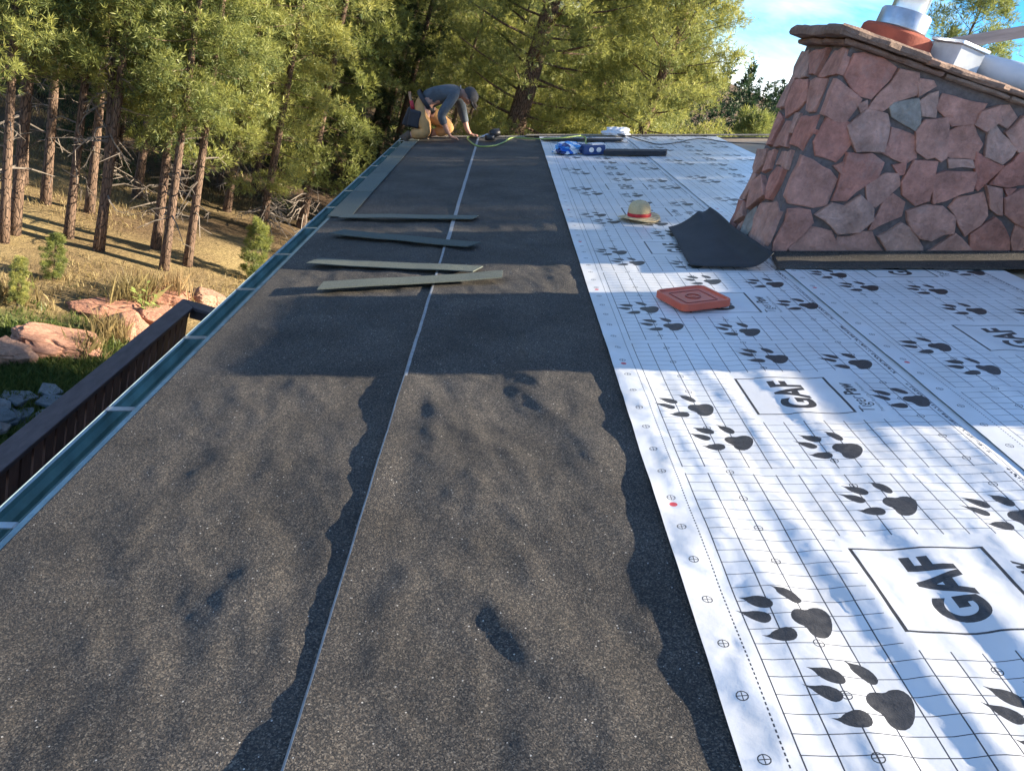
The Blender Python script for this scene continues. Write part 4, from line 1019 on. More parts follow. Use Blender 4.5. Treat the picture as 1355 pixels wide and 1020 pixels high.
def blade_mesh(name, pts, hs, per, wd, m, r_, spread=0.10, lean=0.35):
    n = len(pts); P = np.repeat(np.array(pts), per, 0); hh = np.repeat(np.array(hs), per) * r_.uniform(0.55, 1.1, n * per)
    P[:, :2] += r_.normal(size=(n * per, 2)) * spread
    dv = r_.normal(size=(n * per, 2)) * lean; a = r_.uniform(0, np.pi, n * per)
    sx = np.stack([np.cos(a), np.sin(a), np.zeros_like(a)], -1) * wd / 2
    up = np.stack([dv[:, 0] * hh, dv[:, 1] * hh, hh], -1); mid = up * np.array([0.35, 0.35, 0.6])
    V = np.stack([P - sx, P + sx, P + mid + sx * 0.8, P + up, P + mid - sx * 0.8], 1).reshape(-1, 3); nn = n * per
    me = bpy.data.meshes.new(name)
    me.vertices.add(5 * nn); me.vertices.foreach_set('co', V.ravel().astype(np.float32))
    me.loops.add(5 * nn); me.loops.foreach_set('vertex_index', np.arange(5 * nn, dtype=np.int32))
    me.polygons.add(nn); me.polygons.foreach_set('loop_start', np.arange(0, 5 * nn, 5, dtype=np.int32)); me.polygons.foreach_set('loop_total', np.full(nn, 5, np.int32))
    me.update(calc_edges=True); a_ = me.attributes.new('tone', 'FLOAT', 'POINT'); a_.data.foreach_set('value', np.repeat(r_.uniform(0, 1, nn), 5).astype(np.float32))
    me.materials.append(m); return me
M_dry = needle_material('dry grass', (0.19, 0.125, 0.055), (0.46, 0.35, 0.17))
M_green = needle_material('lawn grass', (0.05, 0.10, 0.022), (0.20, 0.22, 0.06))
rg = np.random.default_rng(4); pts_d, hd, pts_g, hg = [], [], [], []
for i in range(26000):
    y = rg.uniform(6.5, 33); x = rg.uniform(-17, 1.5) if y > 11.5 else rg.uniform(-12, -2.7)
    lawn = math.hypot(x + 5.2, y - 9.6) + 0.9 * noise.noise(Vector((x * 0.7, y * 0.7, 1))) < 2.4
    dens = noise.noise(Vector((x * 0.28, y * 0.28, 6)))
    if not lawn and dens < rg.uniform(-0.2, 0.3): continue
    if lawn: pts_g.append((x, y, ground_z(x, y) - 0.02)); hg.append(rg.uniform(0.08, 0.2))
    else: pts_d.append((x, y, ground_z(x, y) - 0.02)); hd.append(rg.uniform(0.06, 0.19))
for i in range(9000):
    x, y = -5.2 + rg.normal() * 1.2, 9.6 + rg.normal() * 1.1
    pts_g.append((x, y, ground_z(x, y) - 0.02)); hg.append(rg.uniform(0.06, 0.17))
def stuff(name, me, label, cat):
    o = link_mesh(name, me); o['kind'] = 'stuff'; o['label'] = label; o['category'] = cat; return o
stuff('dry_grass', blade_mesh('dry_grass', pts_d, hd, 5, 0.016, M_dry, rg), 'golden dry grass over the meadow and under the pines', 'grass')
stuff('lawn', blade_mesh('lawn', pts_g, hg, 6, 0.014, M_green, rg, 0.07), 'green grass patch between the boulders and the slab pile', 'grass')
# tall dry tufts among the boulders
for i, (px, hh, lab) in enumerate(((( 168, 412), 0.75, 'tall dry grass tuft against the layered boulder'), ((228, 398), 0.65, 'tall dry grass tuft near the balustrade corner'), ((110, 470), 0.45, 'yellow grass tuft at the foot of the largest boulder'), ((150, 450), 0.5, 'dense yellow grass tuft between the boulders and the balustrade'), ((185, 395), 0.6, 'dry grass tuft behind the leafy weed'), ((15, 400), 0.5, 'shaded dry grass tuft behind the boulder beside the lawn'))):
    g = at_ground(*px); r_ = np.random.default_rng(40 + i)
    pts_ = [(r_.normal() * 0.16, r_.normal() * 0.16, -0.03) for k in range(22)]
    o = link_mesh('grass_tuft', blade_mesh('grass_tuft', pts_, [hh] * 22, 9, 0.012, M_dry, r_, 0.03, 0.28)); o.location = g
    tag(o, lab, 'grass tuft', 'tall dry grass tufts')
weed = thing('leafy_weed', 'leafy yellow green weed among the dry grass by the balustrade', 'plant', Matrix.Translation(at_ground(192, 422)))
M_leaf = mat('weed leaf', (0.20, 0.24, 0.06), 0.6, 0.3, 20)
for i in range(6):
    a = i * 1.05; tip = Vector((0.22 * math.cos(a), 0.22 * math.sin(a), rk.uniform(0.35, 0.62)))
    MB().tube([(0, 0, -0.02), tip * 0.5 + Vector((0, 0, 0.05)), tip], [0.008, 0.006, 0.003], 4).build('stem', M_leaf, weed)
    for k in range(6):
        f = 0.35 + 0.12 * k; c = tip * f; b_ = a + k * 2.4; L = rk.uniform(0.08, 0.14)
        d = Vector((math.cos(b_), math.sin(b_), 0.35)) * L; s = Vector((-math.sin(b_), math.cos(b_), 0)) * L * 0.28
        MB().add([c, c + d * 0.5 + s, c + d, c + d * 0.5 - s], [(0, 1, 2, 3)]).build('leaf', M_leaf, weed)

# ---------------------------------------------------------------- things on the chimney cap
ZC = CTOP + 0.030
M_clay = mat('red clay', (0.36, 0.085, 0.045), 0.75, 0.25, 12, 0.2, 60)
M_tin = mat('bright sheet metal', (0.70, 0.72, 0.74), 0.3, 0.15, 14, 0.05, 30, metallic=0.85)
M_paint = mat('pale grey painted metal', (0.55, 0.58, 0.60), 0.5, 0.15, 14)
fl = thing('flue', 'clay collared metal flue pipe standing on the chimney cap', 'chimney flue', Matrix.Translation((1.70, 4.78, ZC + 0.036)))
MB().lathe([(0.02, 0), (0.205, 0), (0.21, 0.02), (0.20, 0.105), (0.185, 0.12), (0.02, 0.121)], 36, sy=0.72).build('clay_collar', M_clay, fl, smooth=True).modifiers.new('e', 'EDGE_SPLIT')
MB().lathe([(0.02, 0.122), (0.132, 0.122), (0.136, 0.128), (0.134, 0.205), (0.128, 0.215), (0.02, 0.216)], 36).build('storm_collar', M_galv, fl, smooth=True).modifiers.new('e', 'EDGE_SPLIT')
MB().lathe([(0.092, 0.217), (0.092, 0.36), (0.096, 0.365), (0.096, 0.375), (0.092, 0.38), (0.092, 0.52)], 32).build('pipe', M_tin, fl, smooth=True)
MB().lathe([(0.02, 0.60), (0.155, 0.535), (0.16, 0.525), (0.15, 0.522), (0.02, 0.528)], 32).build('rain_cap', M_tin, fl, smooth=True)
for k in range(3):
    a = k * 2.094; MB().box(-0.004, 0.004, -0.008, 0.008, 0.50, 0.56, Matrix.Rotation(a, 4, 'Z') @ Matrix.Translation((0.093, 0, 0))).build('strap', M_galv, fl)
bx = thing('metal_box', 'pale metal box vent standing beside the clay flue collar', 'vent', Matrix.Translation((2.03, 4.72, ZC + 0.036)) @ Matrix.Rotation(R(18), 4, 'Z'))
MB().box(-0.09, 0.09, -0.10, 0.10, 0, 0.135).build('box', M_paint, bx, bevel=0.004)
MB().box(-0.105, 0.105, -0.115, 0.115, 0.1355, 0.155).build('lid', M_tin, bx, bevel=0.004)
rl = thing('sheet_roll', 'rolled up grey white sheet lying along the chimney cap', 'roll', Matrix.Translation((2.30, 4.70, ZC + 0.045 + 0.075)) @ Matrix.Rotation(R(-42), 4, 'Z') @ Matrix.Rotation(R(90), 4, 'Y'))
M_rollw = mat('grey white membrane', (0.62, 0.63, 0.66), 0.5, 0.12, 8, 0.1, 20)
spv, spf = [], []
NS = 90
for k in range(NS + 1):
    a = k / NS * 2 * math.pi * 3.2; r_ = 0.030 + 0.045 * k / NS + 0.002 * math.sin(a * 0.5 + 1)
    for z in (-0.30, 0.42): spv.append((r_ * math.cos(a), r_ * math.sin(a), z))
spf = [(2 * k, 2 * k + 1, 2 * k + 3, 2 * k + 2) for k in range(NS)]
ro = MB().add(spv, spf).build('membrane', M_rollw, rl, smooth=True); sm = ro.modifiers.new('thick', 'SOLIDIFY'); sm.thickness = 0.006
pl = thing('plank', 'weathered grey plank slanting up from the chimney cap behind the roll', 'plank', Matrix.Translation((1.98, 5.03, ZC + 0.11)) @ Matrix.Rotation(R(-26), 4, 'Y'))
MB().box(-0.02, 0.85, -0.011, 0.011, 0.0, 0.065).build('board', mat('grey wood', (0.36, 0.29, 0.26), 0.8, 0.3, 6, 0.2, 40, stretch=(0.6, 6, 6)), pl, bevel=0.002)

# felt flashing turned up round the chimney foot
def cloth(name, corners, nu, nv, zf, label, m=None, th=0.003):
    A, B, C_, D = [Vector((*c, 0)) for c in corners]; vv, ff = [], []
    for j in range(nv + 1):
        for i in range(nu + 1):
            s, t = i / nu, j / nv
            p = A.lerp(B, s).lerp(D.lerp(C_, s), t)
            p.z = zf(s, t, p.x, p.y); vv.append(tuple(p))
    ff = [(j * (nu + 1) + i, j * (nu + 1) + i + 1, (j + 1) * (nu + 1) + i + 1, (j + 1) * (nu + 1) + i) for j in range(nv) for i in range(nu)]
    o = MB().add(vv, ff).build(name, m or M_felt, None, smooth=True); o.matrix_world = RT
    s_ = o.modifiers.new('thick', 'SOLIDIFY'); s_.thickness = th; s_.offset = 1
    return tag(o, label, 'roofing felt') if label else o
cxr = CX0 / math.cos(PITCH)
def z_fl(s, t, x, y):
    n = noise.noise(Vector((x * 4.2, y * 3, 2))); return 0.031 + 0.03 * max(0, (t - 0.78) / 0.22) ** 2 + 0.016 * max(0, n + 0.15) * math.sin(math.pi * min(1, t * 1.4)) + 0.010 * (1 - t) * max(0, noise.noise(Vector((x * 2.6, 3, 4))))
cloth('flashing_strip', ((1.42, 4.13), (3.62, 4.10), (3.62, 4.392), (1.47, 4.392)), 90, 14, z_fl, 'wrinkled granulated felt strip turned up along the front foot of the chimney')
M_felt_smooth = mat('smooth black felt', (0.030, 0.032, 0.036), 0.72, 0.25, 8, 0.25, 220)
def z_fp(s, t, x, y):
    d = math.hypot(s - 0.72, t - 1.0)
    return 0.034 + 0.075 * max(0, 1 - d * 1.35) ** 2 + 0.012 * noise.noise(Vector((x * 3, y * 2.4, 8))) + 0.085 * max(0, (s - 0.72) / 0.28) ** 2 * (1 - 0.3 * t) + 0.006
cloth('felt_scrap', ((0.965, 4.17), (1.385, 4.10), (1.335, 5.32), (1.03, 5.13)), 26, 26, z_fp, 'smooth black felt scrap curled up against the left corner of the chimney', M_felt_smooth)

# ---------------------------------------------------------------- stacked shingle bundles up the slope
M_wrap = mat('shingle wrapper', (0.46, 0.46, 0.45), 0.45, 0.25, 9, 0.15, 30, per_object=0.12)
M_shing = mat('shingle edge', (0.12, 0.115, 0.10), 0.9, 0.4, 90, 0.5, 200)
def bundle(X, Y, Z, rz, label):
    t = thing('shingle_bundle', label, 'shingle bundle', roofM(X, Y, Z, rz), 'shingle bundles stacked up the slope')
    MB().box(-0.165, 0.165, -0.50, 0.50, 0.004, 0.098).build('shingles', M_shing, t, bevel=0.006)
    MB().box(-0.170, 0.170, -0.46, 0.46, 0.0, 0.103).build('wrapper', M_wrap, t, bevel=0.012)
for lay in range(3):
    for i, Y in enumerate((2.78, 3.783)):
        bundle(3.15 + rk.uniform(-.015, .015), Y , 0.001 + lay * 0.104, R(rk.uniform(-0.2, 0.2)), 'shingle bundle in the lower three layers of the stack on bare plywood')
for lay in range(3, 6): bundle(3.16 + rk.uniform(-.015, .015), 3.27 + rk.uniform(-.012, .012), 0.001 + lay * 0.104, R(rk.uniform(-1.5, 1.5)), 'shingle bundle in the upper single pile of the stack on bare plywood')

# ---------------------------------------------------------------- shingle strips on the felt
def strip(pa, pb, wd, Z, label, m=M_starter, name='starter_strip', group=None, curl=0.0, th=0.005):
    a, b_ = Vector(pa), Vector(pb); L = (b_ - a).length; rz = math.atan2(b_.y - a.y, b_.x - a.x)
    n = 24; vv, ff = [], []
    for i in range(n + 1):
        x = L * i / n; z = 0.005 * noise.noise(Vector((x * 3 + a.y, a.x, 1))) * (1 if curl else 0.3) + curl * (abs(i / n - 0.5) * 2) ** 3
        for yy, zz in ((-wd / 2, 0), (wd / 2, 0), (wd / 2, th), (-wd / 2, th)): vv.append((x + (0.03 * (yy / wd) if i in (0, n) else 0), yy, max(0, z) + zz))
    for i in range(n):
        for k in range(4): ff.append((i * 4 + k, (i + 1) * 4 + k, (i + 1) * 4 + (k + 1) % 4, i * 4 + (k + 1) % 4))
    ff += [(0, 1, 2, 3), (n * 4 + 3, n * 4 + 2, n * 4 + 1, n * 4)]
    o = MB().add(vv, ff).build(name, m); o.matrix_world = roofM(a.x, a.y, Z, rz)
    return tag(o, label, 'shingle strip', group)
strip((-1.14, 5.52), (-0.22, 5.46), 0.115, 0.030, 'grey green shingle strip laid straight across the felt seam, touching the eave course', curl=0.002)
strip((-1.08, 5.02), (-0.20, 4.66), 0.13, 0.030, 'grey green shingle strip with its slant cut end, laid askew across the felt seam', curl=0.004)
strip((-1.07, 4.30), (-0.16, 4.13), 0.115, 0.028, 'grey green shingle strip whose end is covered by the bottom strip of the four', curl=0.002)
strip((-0.92, 3.80), (-0.03, 3.99), 0.125, 0.036, 'grey green shingle strip tilted the other way and overlapping its neighbour', curl=0.003)
for i in range(5):
    strip((-1.175, 5.57 + i * 0.985), (-1.175, 5.57 + i * 0.985 + 0.975), 0.165, 0.0145, 'grey green shingle strip laid end to end in the course along the eave', group='eave course of shingle strips')
for i in range(12):
    X = -1.24 + i * 0.49
    strip((X, 10.535), (X + 0.48, 10.535), 0.15, 0.016 if X < 0.2 else 0.034, 'tan shingle piece in the row along the far rake edge', M_rake, 'rake_strip', 'rake edge row of shingle pieces')
M_dark_strip = mat('folded black felt', (0.035, 0.036, 0.04), 0.8, 0.3, 12, 0.3, 120)
strip((0.42, 10.05), (1.36, 9.92), 0.16, 0.034, 'thin black felt strip lying behind the blue bag', M_dark_strip, 'felt_offcut', th=0.02)
strip((1.02, 8.72), (1.66, 8.66), 0.17, 0.034, 'short thick black felt strip lying beside the dark carton', M_dark_strip, 'felt_offcut', th=0.045)

# ---------------------------------------------------------------- straw hat
def straw():
    m = bpy.data.materials.new('straw'); m.use_nodes = True
    nt = m.node_tree; b = nt.nodes['Principled BSDF']; tc = nd(nt, 'ShaderNodeTexCoord')
    w = nd(nt, 'ShaderNodeTexWave', {'Vector': tc.outputs['Object'], 'Scale': 40.0, 'Distortion': 3.0, 'Detail': 3.0}, bands_direction='Z')
    v = nd(nt, 'ShaderNodeTexVoronoi', {'Vector': tc.outputs['Object'], 'Scale': 110.0})
    c = nd(nt, 'ShaderNodeMix', {'Factor': v.outputs['Distance'], 6: (0.56, 0.42, 0.21, 1), 7: (0.30, 0.20, 0.09, 1)}, data_type='RGBA')
    c2 = nd(nt, 'ShaderNodeMix', {'Factor': w.outputs['Fac'], 6: c.outputs[2], 7: (0.62, 0.50, 0.28, 1)}, data_type='RGBA')
    nt.links.new(c2.outputs[2], b.inputs['Base Color']); b.inputs['Roughness'].default_value = 0.6
    bp = nd(nt, 'ShaderNodeBump', {'Height': v.outputs['Distance'], 'Strength': 0.6, 'Distance': 0.004}); nt.links.new(bp.outputs[0], b.inputs['Normal'])
    return m
M_straw = straw()
hat = thing('straw_hat', 'straw hat with red band lying on the white printed sheet', 'hat', roofM(0.885, 5.42, 0.030, 0.4) @ Matrix.Scale(0.76, 4))
hb = MB(); nseg = 40
for r_, z in ((0.104, 0.030), (0.14, 0.018), (0.185, 0.010), (0.205, 0.012), (0.205, 0.008), (0.185, 0.006), (0.14, 0.013), (0.102, 0.024)):
    pass
prof = [(0.101, 0.030), (0.13, 0.020), (0.165, 0.012), (0.188, 0.013), (0.189, 0.010), (0.165, 0.008), (0.13, 0.016), (0.100, 0.026)]
vv = [((r_ * math.cos(6.2832 * k / nseg)) * (1 + 0.02 * math.sin(3 * 6.2832 * k / nseg)), r_ * math.sin(6.2832 * k / nseg), z + (r_ - 0.1) * 0.16 * math.sin(2 * 6.2832 * k / nseg + 1) + (r_ - 0.1) * 0.08) for r_, z in prof for k in range(nseg)]
hb.add(vv, [(i * nseg + k, i * nseg + (k + 1) % nseg, (i + 1) * nseg + (k + 1) % nseg, (i + 1) * nseg + k) for i in range(len(prof) - 1) for k in range(nseg)])
hb.build('brim', M_straw, hat, smooth=True)
MB().lathe([(0.1005, 0.028), (0.102, 0.05), (0.101, 0.08), (0.095, 0.11), (0.082, 0.135), (0.060, 0.153), (0.032, 0.163), (0.0, 0.166)], 40).build('crown', M_straw, hat, smooth=True)
MB().lathe([(0.1035, 0.029), (0.1050, 0.032), (0.1047, 0.058), (0.1033, 0.060)], 40).build('band', mat('red ribbon', (0.50, 0.022, 0.03), 0.6, 0.2, 30), hat, smooth=True)

# ---------------------------------------------------------------- orange bucket lid
lid = thing('bucket_lid', 'square orange plastic bucket lid with ring mouldings on the white sheet', 'lid', roofM(0.855, 3.565, 0.030, R(20)))
M_lid = mat('orange red plastic', (0.62, 0.115, 0.055), 0.38, 0.12, 10, 0.03, 40, spec=0.5)
def rsq(h, r_, n=7):
    return [(sx_ * (h - r_) + r_ * math.cos(a), sy_ * (h - r_) + r_ * math.sin(a)) for sx_, sy_, a0 in ((1, 1, 0), (-1, 1, 90), (-1, -1, 180), (1, -1, 270)) for a in [R(a0 + 90 * k / n) for k in range(n + 1)]]
def rings(levels):
    mb = MB(); n = len(levels[0][0]); vv = [(p[0], p[1], z) for l, z in levels for p in l]
    ff = [(i * n + k, i * n + (k + 1) % n, (i + 1) * n + (k + 1) % n, (i + 1) * n + k) for i in range(len(levels) - 1) for k in range(n)]
    ff += [tuple(range((len(levels) - 1) * n, len(levels) * n)), tuple(range(n - 1, -1, -1))]
    return mb.add(vv, ff)
rings([(rsq(0.128, 0.035), 0.0), (rsq(0.132, 0.036), 0.004), (rsq(0.131, 0.036), 0.030), (rsq(0.127, 0.034), 0.034), (rsq(0.119, 0.030), 0.034), (rsq(0.115, 0.028), 0.026), (rsq(0.090, 0.02), 0.024)]).build('lid_body', M_lid, lid)
rg2 = MB(); o_, i_ = rsq(0.084, 0.012), rsq(0.078, 0.010); n = len(o_)
rg2.add([(p[0], p[1], 0.0262) for p in o_] + [(p[0], p[1], 0.0262) for p in i_] + [(p[0], p[1], 0.0245) for p in o_] + [(p[0], p[1], 0.0245) for p in i_], [(k, (k + 1) % n, n + (k + 1) % n, n + k) for k in range(n)] + [(k, (k + 1) % n, 2 * n + (k + 1) % n, 2 * n + k)[::-1] for k in range(n)] + [(n + k, n + (k + 1) % n, 3 * n + (k + 1) % n, 3 * n + k) for k in range(n)])
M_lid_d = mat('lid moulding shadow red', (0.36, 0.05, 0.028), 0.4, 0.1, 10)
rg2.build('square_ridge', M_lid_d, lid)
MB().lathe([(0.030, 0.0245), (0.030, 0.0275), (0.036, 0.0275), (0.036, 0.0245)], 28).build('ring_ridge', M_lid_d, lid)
MB().lathe([(0.0, 0.0270), (0.012, 0.0268), (0.013, 0.0245)], 20).build('centre_boss', M_lid, lid)
MB().box(0.1312, 0.1335, -0.055, -0.043, 0.006, 0.026).build('tab_slot', M_ink, lid)

# ---------------------------------------------------------------- packaging at the far end
def blob(name, size, seed, m, label, cat, M, sub=4, amp=0.32):
    bm = bmesh.new(); bmesh.ops.create_icosphere(bm, subdivisions=sub, radius=1.0); off = Vector((seed, seed * 2.3, 1))
    for v in bm.verts:
        p = v.co.copy(); f = 1 + amp * noise.fractal(p * 1.3 + off, 0.6, 2.1, 4) + 0.10 * abs(noise.noise(p * 5 + off))
        v.co = Vector((p.x * f * size[0], p.y * f * size[1], max(-0.5, p.z * f) * size[2] + 0.5 * size[2]))
    me = bpy.data.meshes.new(name); bm.to_mesh(me); bm.free(); me.materials.append(m)
    o = link_mesh(name, me); o.matrix_world = M; return tag(o, label, cat)
def bag_mat():
    m = bpy.data.materials.new('blue and white printed plastic'); m.use_nodes = True
    nt = m.node_tree; b = nt.nodes['Principled BSDF']; tc = nd(nt, 'ShaderNodeTexCoord')
    n = nd(nt, 'ShaderNodeTexVoronoi', {'Vector': tc.outputs['Object'], 'Scale': 16.0}); s = nd(nt, 'ShaderNodeSeparateColor', {'Color': n.outputs['Color']})
    r = nd(nt, 'ShaderNodeValToRGB', {'Fac': s.outputs[0]}); r.color_ramp.interpolation = 'CONSTANT'; e = r.color_ramp.elements
    e[0].color = (0.75, 0.78, 0.8, 1); e[1].position = 0.45; e[1].color = (0.03, 0.16, 0.55, 1); q = e.new(0.62); q.color = (0.12, 0.38, 0.72, 1); q = e.new(0.85); q.color = (0.03, 0.05, 0.16, 1)
    nt.links.new(r.outputs[0], b.inputs['Base Color']); b.inputs['Roughness'].default_value = 0.25
    return m
blob('plastic_bag', (0.20, 0.14, 0.072), 3, bag_mat(), 'crumpled blue and white plastic bag on the white sheet', 'bag', roofM(0.66, 8.86, 0.03, 0.2))
ct = thing('carton', 'small dark blue carton with two white discs beside the plastic bag', 'carton', roofM(0.90, 8.76, 0.03, R(8)))
MB().box(-0.115, 0.115, -0.07, 0.07, 0, 0.095).build('box', mat('dark blue card', (0.02, 0.05, 0.16), 0.5, 0.2, 12), ct, bevel=0.004)
for x in (-0.035, 0.045): MB().lathe([(0.0, 0.0), (0.026, 0.0), (0.026, -0.001)], 20, Matrix.Translation((x, -0.0708, 0.05)) @ Matrix.Rotation(R(90), 4, 'X')).build('disc', M_paint, ct)
MB().box(-0.03, 0.10, -0.045, 0.03, 0.096, 0.112, Matrix.Rotation(R(10), 4, 'Z')).build('flap', mat('white card', (0.7, 0.72, 0.75), 0.6, 0.1, 12), ct)
blob('crumpled_wrap', (0.17, 0.09, 0.06), 9, M_rollw, 'crumpled white plastic wrap at the far rake edge', 'plastic wrap', roofM(1.36, 10.50, 0.04, 0.1))

# ---------------------------------------------------------------- nailer, hose and cable
M_black = mat('black tool plastic', (0.02, 0.02, 0.022), 0.4, 0.2, 20)
nl = thing('nail_gun', 'black coil nail gun with round magazine lying near the roofer', 'nail gun', roofM(-0.20, 10.10, 0.03, R(12)))
MB().tube([(-0.02, 0, 0.06), (0.02, 0, 0.07), (0.10, 0, 0.085)], [0.045, 0.05, 0.045], 14).build('cylinder_head', M_black, nl, smooth=True)
MB().tube([(-0.02, 0, 0.055), (-0.14, 0, 0.03)], [0.024, 0.014], 10).build('nose', M_galv, nl, smooth=True)
MB().lathe([(0, 0), (0.055, 0), (0.06, 0.008), (0.06, 0.05), (0.055, 0.058), (0, 0.058)], 22, Matrix.Translation((-0.035, -0.07, 0.0))).build('coil_magazine', M_black, nl, smooth=True)
MB().tube([(0.05, 0.03, 0.06), (0.06, 0.10, 0.045), (0.055, 0.17, 0.035)], [0.022, 0.02, 0.024], 10).build('handle', M_black, nl, smooth=True)
MB().tube([(-0.01, 0.04, 0.05), (0.0, 0.075, 0.04), (0.02, 0.08, 0.045)], 0.006, 6).build('trigger', M_galv, nl)
def rope(name, pts, r_, m, label, cat):
    P = [Vector(p) for p in pts]; out = []
    for i in range(len(P) - 1):
        p0_, p1_, p2_, p3_ = P[max(i - 1, 0)], P[i], P[i + 1], P[min(i + 2, len(P) - 1)]
        for k in range(8):
            t = k / 8; out.append(0.5 * ((2 * p1_) + (p2_ - p0_) * t + (2 * p0_ - 5 * p1_ + 4 * p2_ - p3_) * t * t + (3 * p1_ - p0_ - 3 * p2_ + p3_) * t ** 3))
    out.append(P[-1]); o = MB().tube(out, r_, 7).build(name, m, None, smooth=True); o.matrix_world = RT
    return tag(o, label, cat)
M_hose = mat('yellow green hose rubber', (0.25, 0.34, 0.09), 0.5, 0.15, 20)
rope('air_hose', [(-0.145, 10.27, 0.06), (-0.3, 10.38, 0.045), (-0.50, 10.36, 0.03), (-0.42, 9.75, 0.026), (-0.32, 9.46, 0.026), (-0.16, 9.52, 0.026), (-0.05, 9.85, 0.026), (0.05, 10.30, 0.028), (0.26, 10.19, 0.03), (0.40, 9.98, 0.05), (0.62, 9.90, 0.068), (0.86, 10.1, 0.072), (0.89, 10.35, 0.045), (0.92, 9.9, 0.072), (0.90, 9.60, 0.042), (0.95, 9.2, 0.042), (1.0, 8.95, 0.042)], 0.0085, M_hose, 'yellow green air hose looping from the nail gun across the felt', 'hose')
rope('cable', [(1.36, 10.40, 0.06), (1.50, 10.30, 0.04), (1.62, 9.80, 0.04), (1.72, 9.52, 0.04), (1.95, 9.66, 0.04), (2.32, 10.1, 0.04), (2.55, 9.73, 0.04), (2.97, 9.80, 0.012), (3.4, 9.5, 0.012), (3.9, 9.9, 0.012)], 0.006, M_black, 'thin black cable snaking over the white sheet onto bare plywood', 'cable')

# ---------------------------------------------------------------- the kneeling roofer
def skin(name, pts, edges, m, parent, root=0, sub=2):
    """one continuous surface grown round a skeleton: pts = (x, y, z, radius)"""
    me = bpy.data.meshes.new(name); bm = bmesh.new(); lay = bm.verts.layers.skin.verify()
    bv = []
    for i, p in enumerate(pts):
        v = bm.verts.new(p[:3]); v[lay].radius = (p[3], p[4] if len(p) > 4 else p[3]); v[lay].use_root = (i == root); bv.append(v)
    for a, b_ in edges: bm.edges.new((bv[a], bv[b_]))
    bm.to_mesh(me); bm.free()
    o = bpy.data.objects.new(name, me); col.objects.link(o)
    s = o.modifiers.new('skin', 'SKIN'); s.use_smooth_shade = True; s.branch_smoothing = 0.3
    ss = o.modifiers.new('sub', 'SUBSURF'); ss.levels = sub; ss.render_levels = sub
    bpy.context.view_layer.update()
    out = bpy.data.meshes.new_from_object(o.evaluated_get(bpy.context.evaluated_depsgraph_get()))
    bpy.data.objects.remove(o); out.materials.clear(); out.materials.append(m); out.name = name
    out.polygons.foreach_set('use_smooth', [True] * len(out.polygons))
    return link_mesh(name, out, parent)
M_skin = mat('skin', (0.42, 0.22, 0.15), 0.55, 0.15, 20)
M_shirt = mat('grey blue shirt', (0.07, 0.083, 0.095), 0.85, 0.35, 9, 0.4, 30)
M_duck = mat('tan work trousers', (0.50, 0.27, 0.10), 0.85, 0.25, 9, 0.4, 30)
M_leather = mat('dark tool leather', (0.025, 0.026, 0.032), 0.6, 0.35, 14, 0.3, 50)
M_capc = mat('dark cap cloth', (0.045, 0.043, 0.045), 0.85, 0.3, 20)
M_boot = mat('boot leather', (0.10, 0.065, 0.04), 0.7, 0.3, 20)
man = thing('person', 'person in grey shirt, tan trousers and dark cap kneeling over the roof edge', 'person', roofM(-0.86, 10.22, 0.0))
OX = -0.86
def P(x, y, z, *r_): return (x - OX, y, z + 0.016, *r_)
body = [P(-1.05, 0, .40, .13, .12), P(-.92, 0, .49, .12, .11), P(-.74, 0, .55, .14, .12), P(-.60, 0, .555, .075), P(-.535, 0, .53, .055), P(-.475, -.01, .485, .085, .082), P(-.43, -.02, .425, .062, .066),
        P(-.63, -.17, .51, .055), P(-.80, -.24, .31, .042), P(-.74, -.20, .14, .032), P(-.70, -.17, .06, .026), P(-.665, -.16, .04, .03, .014),
        P(-.61, .17, .51, .055), P(-.56, .23, .29, .042), P(-.51, .20, .10, .032), P(-.475, .18, .045, .026), P(-.435, .17, .035, .03, .014),
        P(-1.05, -.10, .34, .10), P(-.985, -.14, .075, .062), P(-1.19, -.16, .075, .045), P(-1.235, -.16, .035, .04),
        P(-1.02, .10, .34, .10), P(-.70, .13, .115, .065), P(-.93, .15, .065, .045), P(-1.0, .16, .04, .04)]
be = [(0, 1), (1, 2), (2, 3), (3, 4), (4, 5), (5, 6), (2, 7), (7, 8), (8, 9), (9, 10), (10, 11), (2, 12), (12, 13), (13, 14), (14, 15), (15, 16), (0, 17), (17, 18), (18, 19), (19, 20), (0, 21), (21, 22), (22, 23), (23, 24)]
def fingers(wi, sgn, base, fwd, side):
    """four fingers and a thumb rooted in the palm"""
    for k, (o_, L) in enumerate(((-.028, .055), (-.010, .066), (.009, .062), (.026, .048))):
        a = Vector(body[base][:3]) + side * o_ + fwd * 0.012; b_ = a + fwd * L * 0.55 + Vector((0, 0, .006)); c = a + fwd * L + Vector((0, 0, -.018))
        i0 = len(body); body.extend([(*a, .0085), (*b_, .008), (*c, .0065)]); be.extend([(base, i0), (i0, i0 + 1), (i0 + 1, i0 + 2)])
    a = Vector(body[wi][:3]) + side * sgn * 0.028 + fwd * 0.012; b_ = a + side * sgn * .022 + fwd * .025; c = b_ + fwd * .03 + Vector((0, 0, -.012))
    i0 = len(body); body.extend([(*a, .010), (*b_, .009), (*c, .007)]); be.extend([(wi, i0), (i0, i0 + 1), (i0 + 1, i0 + 2)])
fingers(10, 1, 11, Vector((1, .25, -.25)).normalized(), Vector((-.25, 1, 0)).normalized())
fingers(15, -1, 16, Vector((1, -.15, -.1)).normalized(), Vector((.15, 1, 0)).normalized())
bd = skin('body', body, be, M_skin, man)
MB().tube([P(-.425, -.025, .455)[:3], P(-.395, -.03, .445)[:3], P(-.40, -.03, .425)[:3]], [.012, .016, .011], 8).build('nose', M_skin, man, smooth=True)
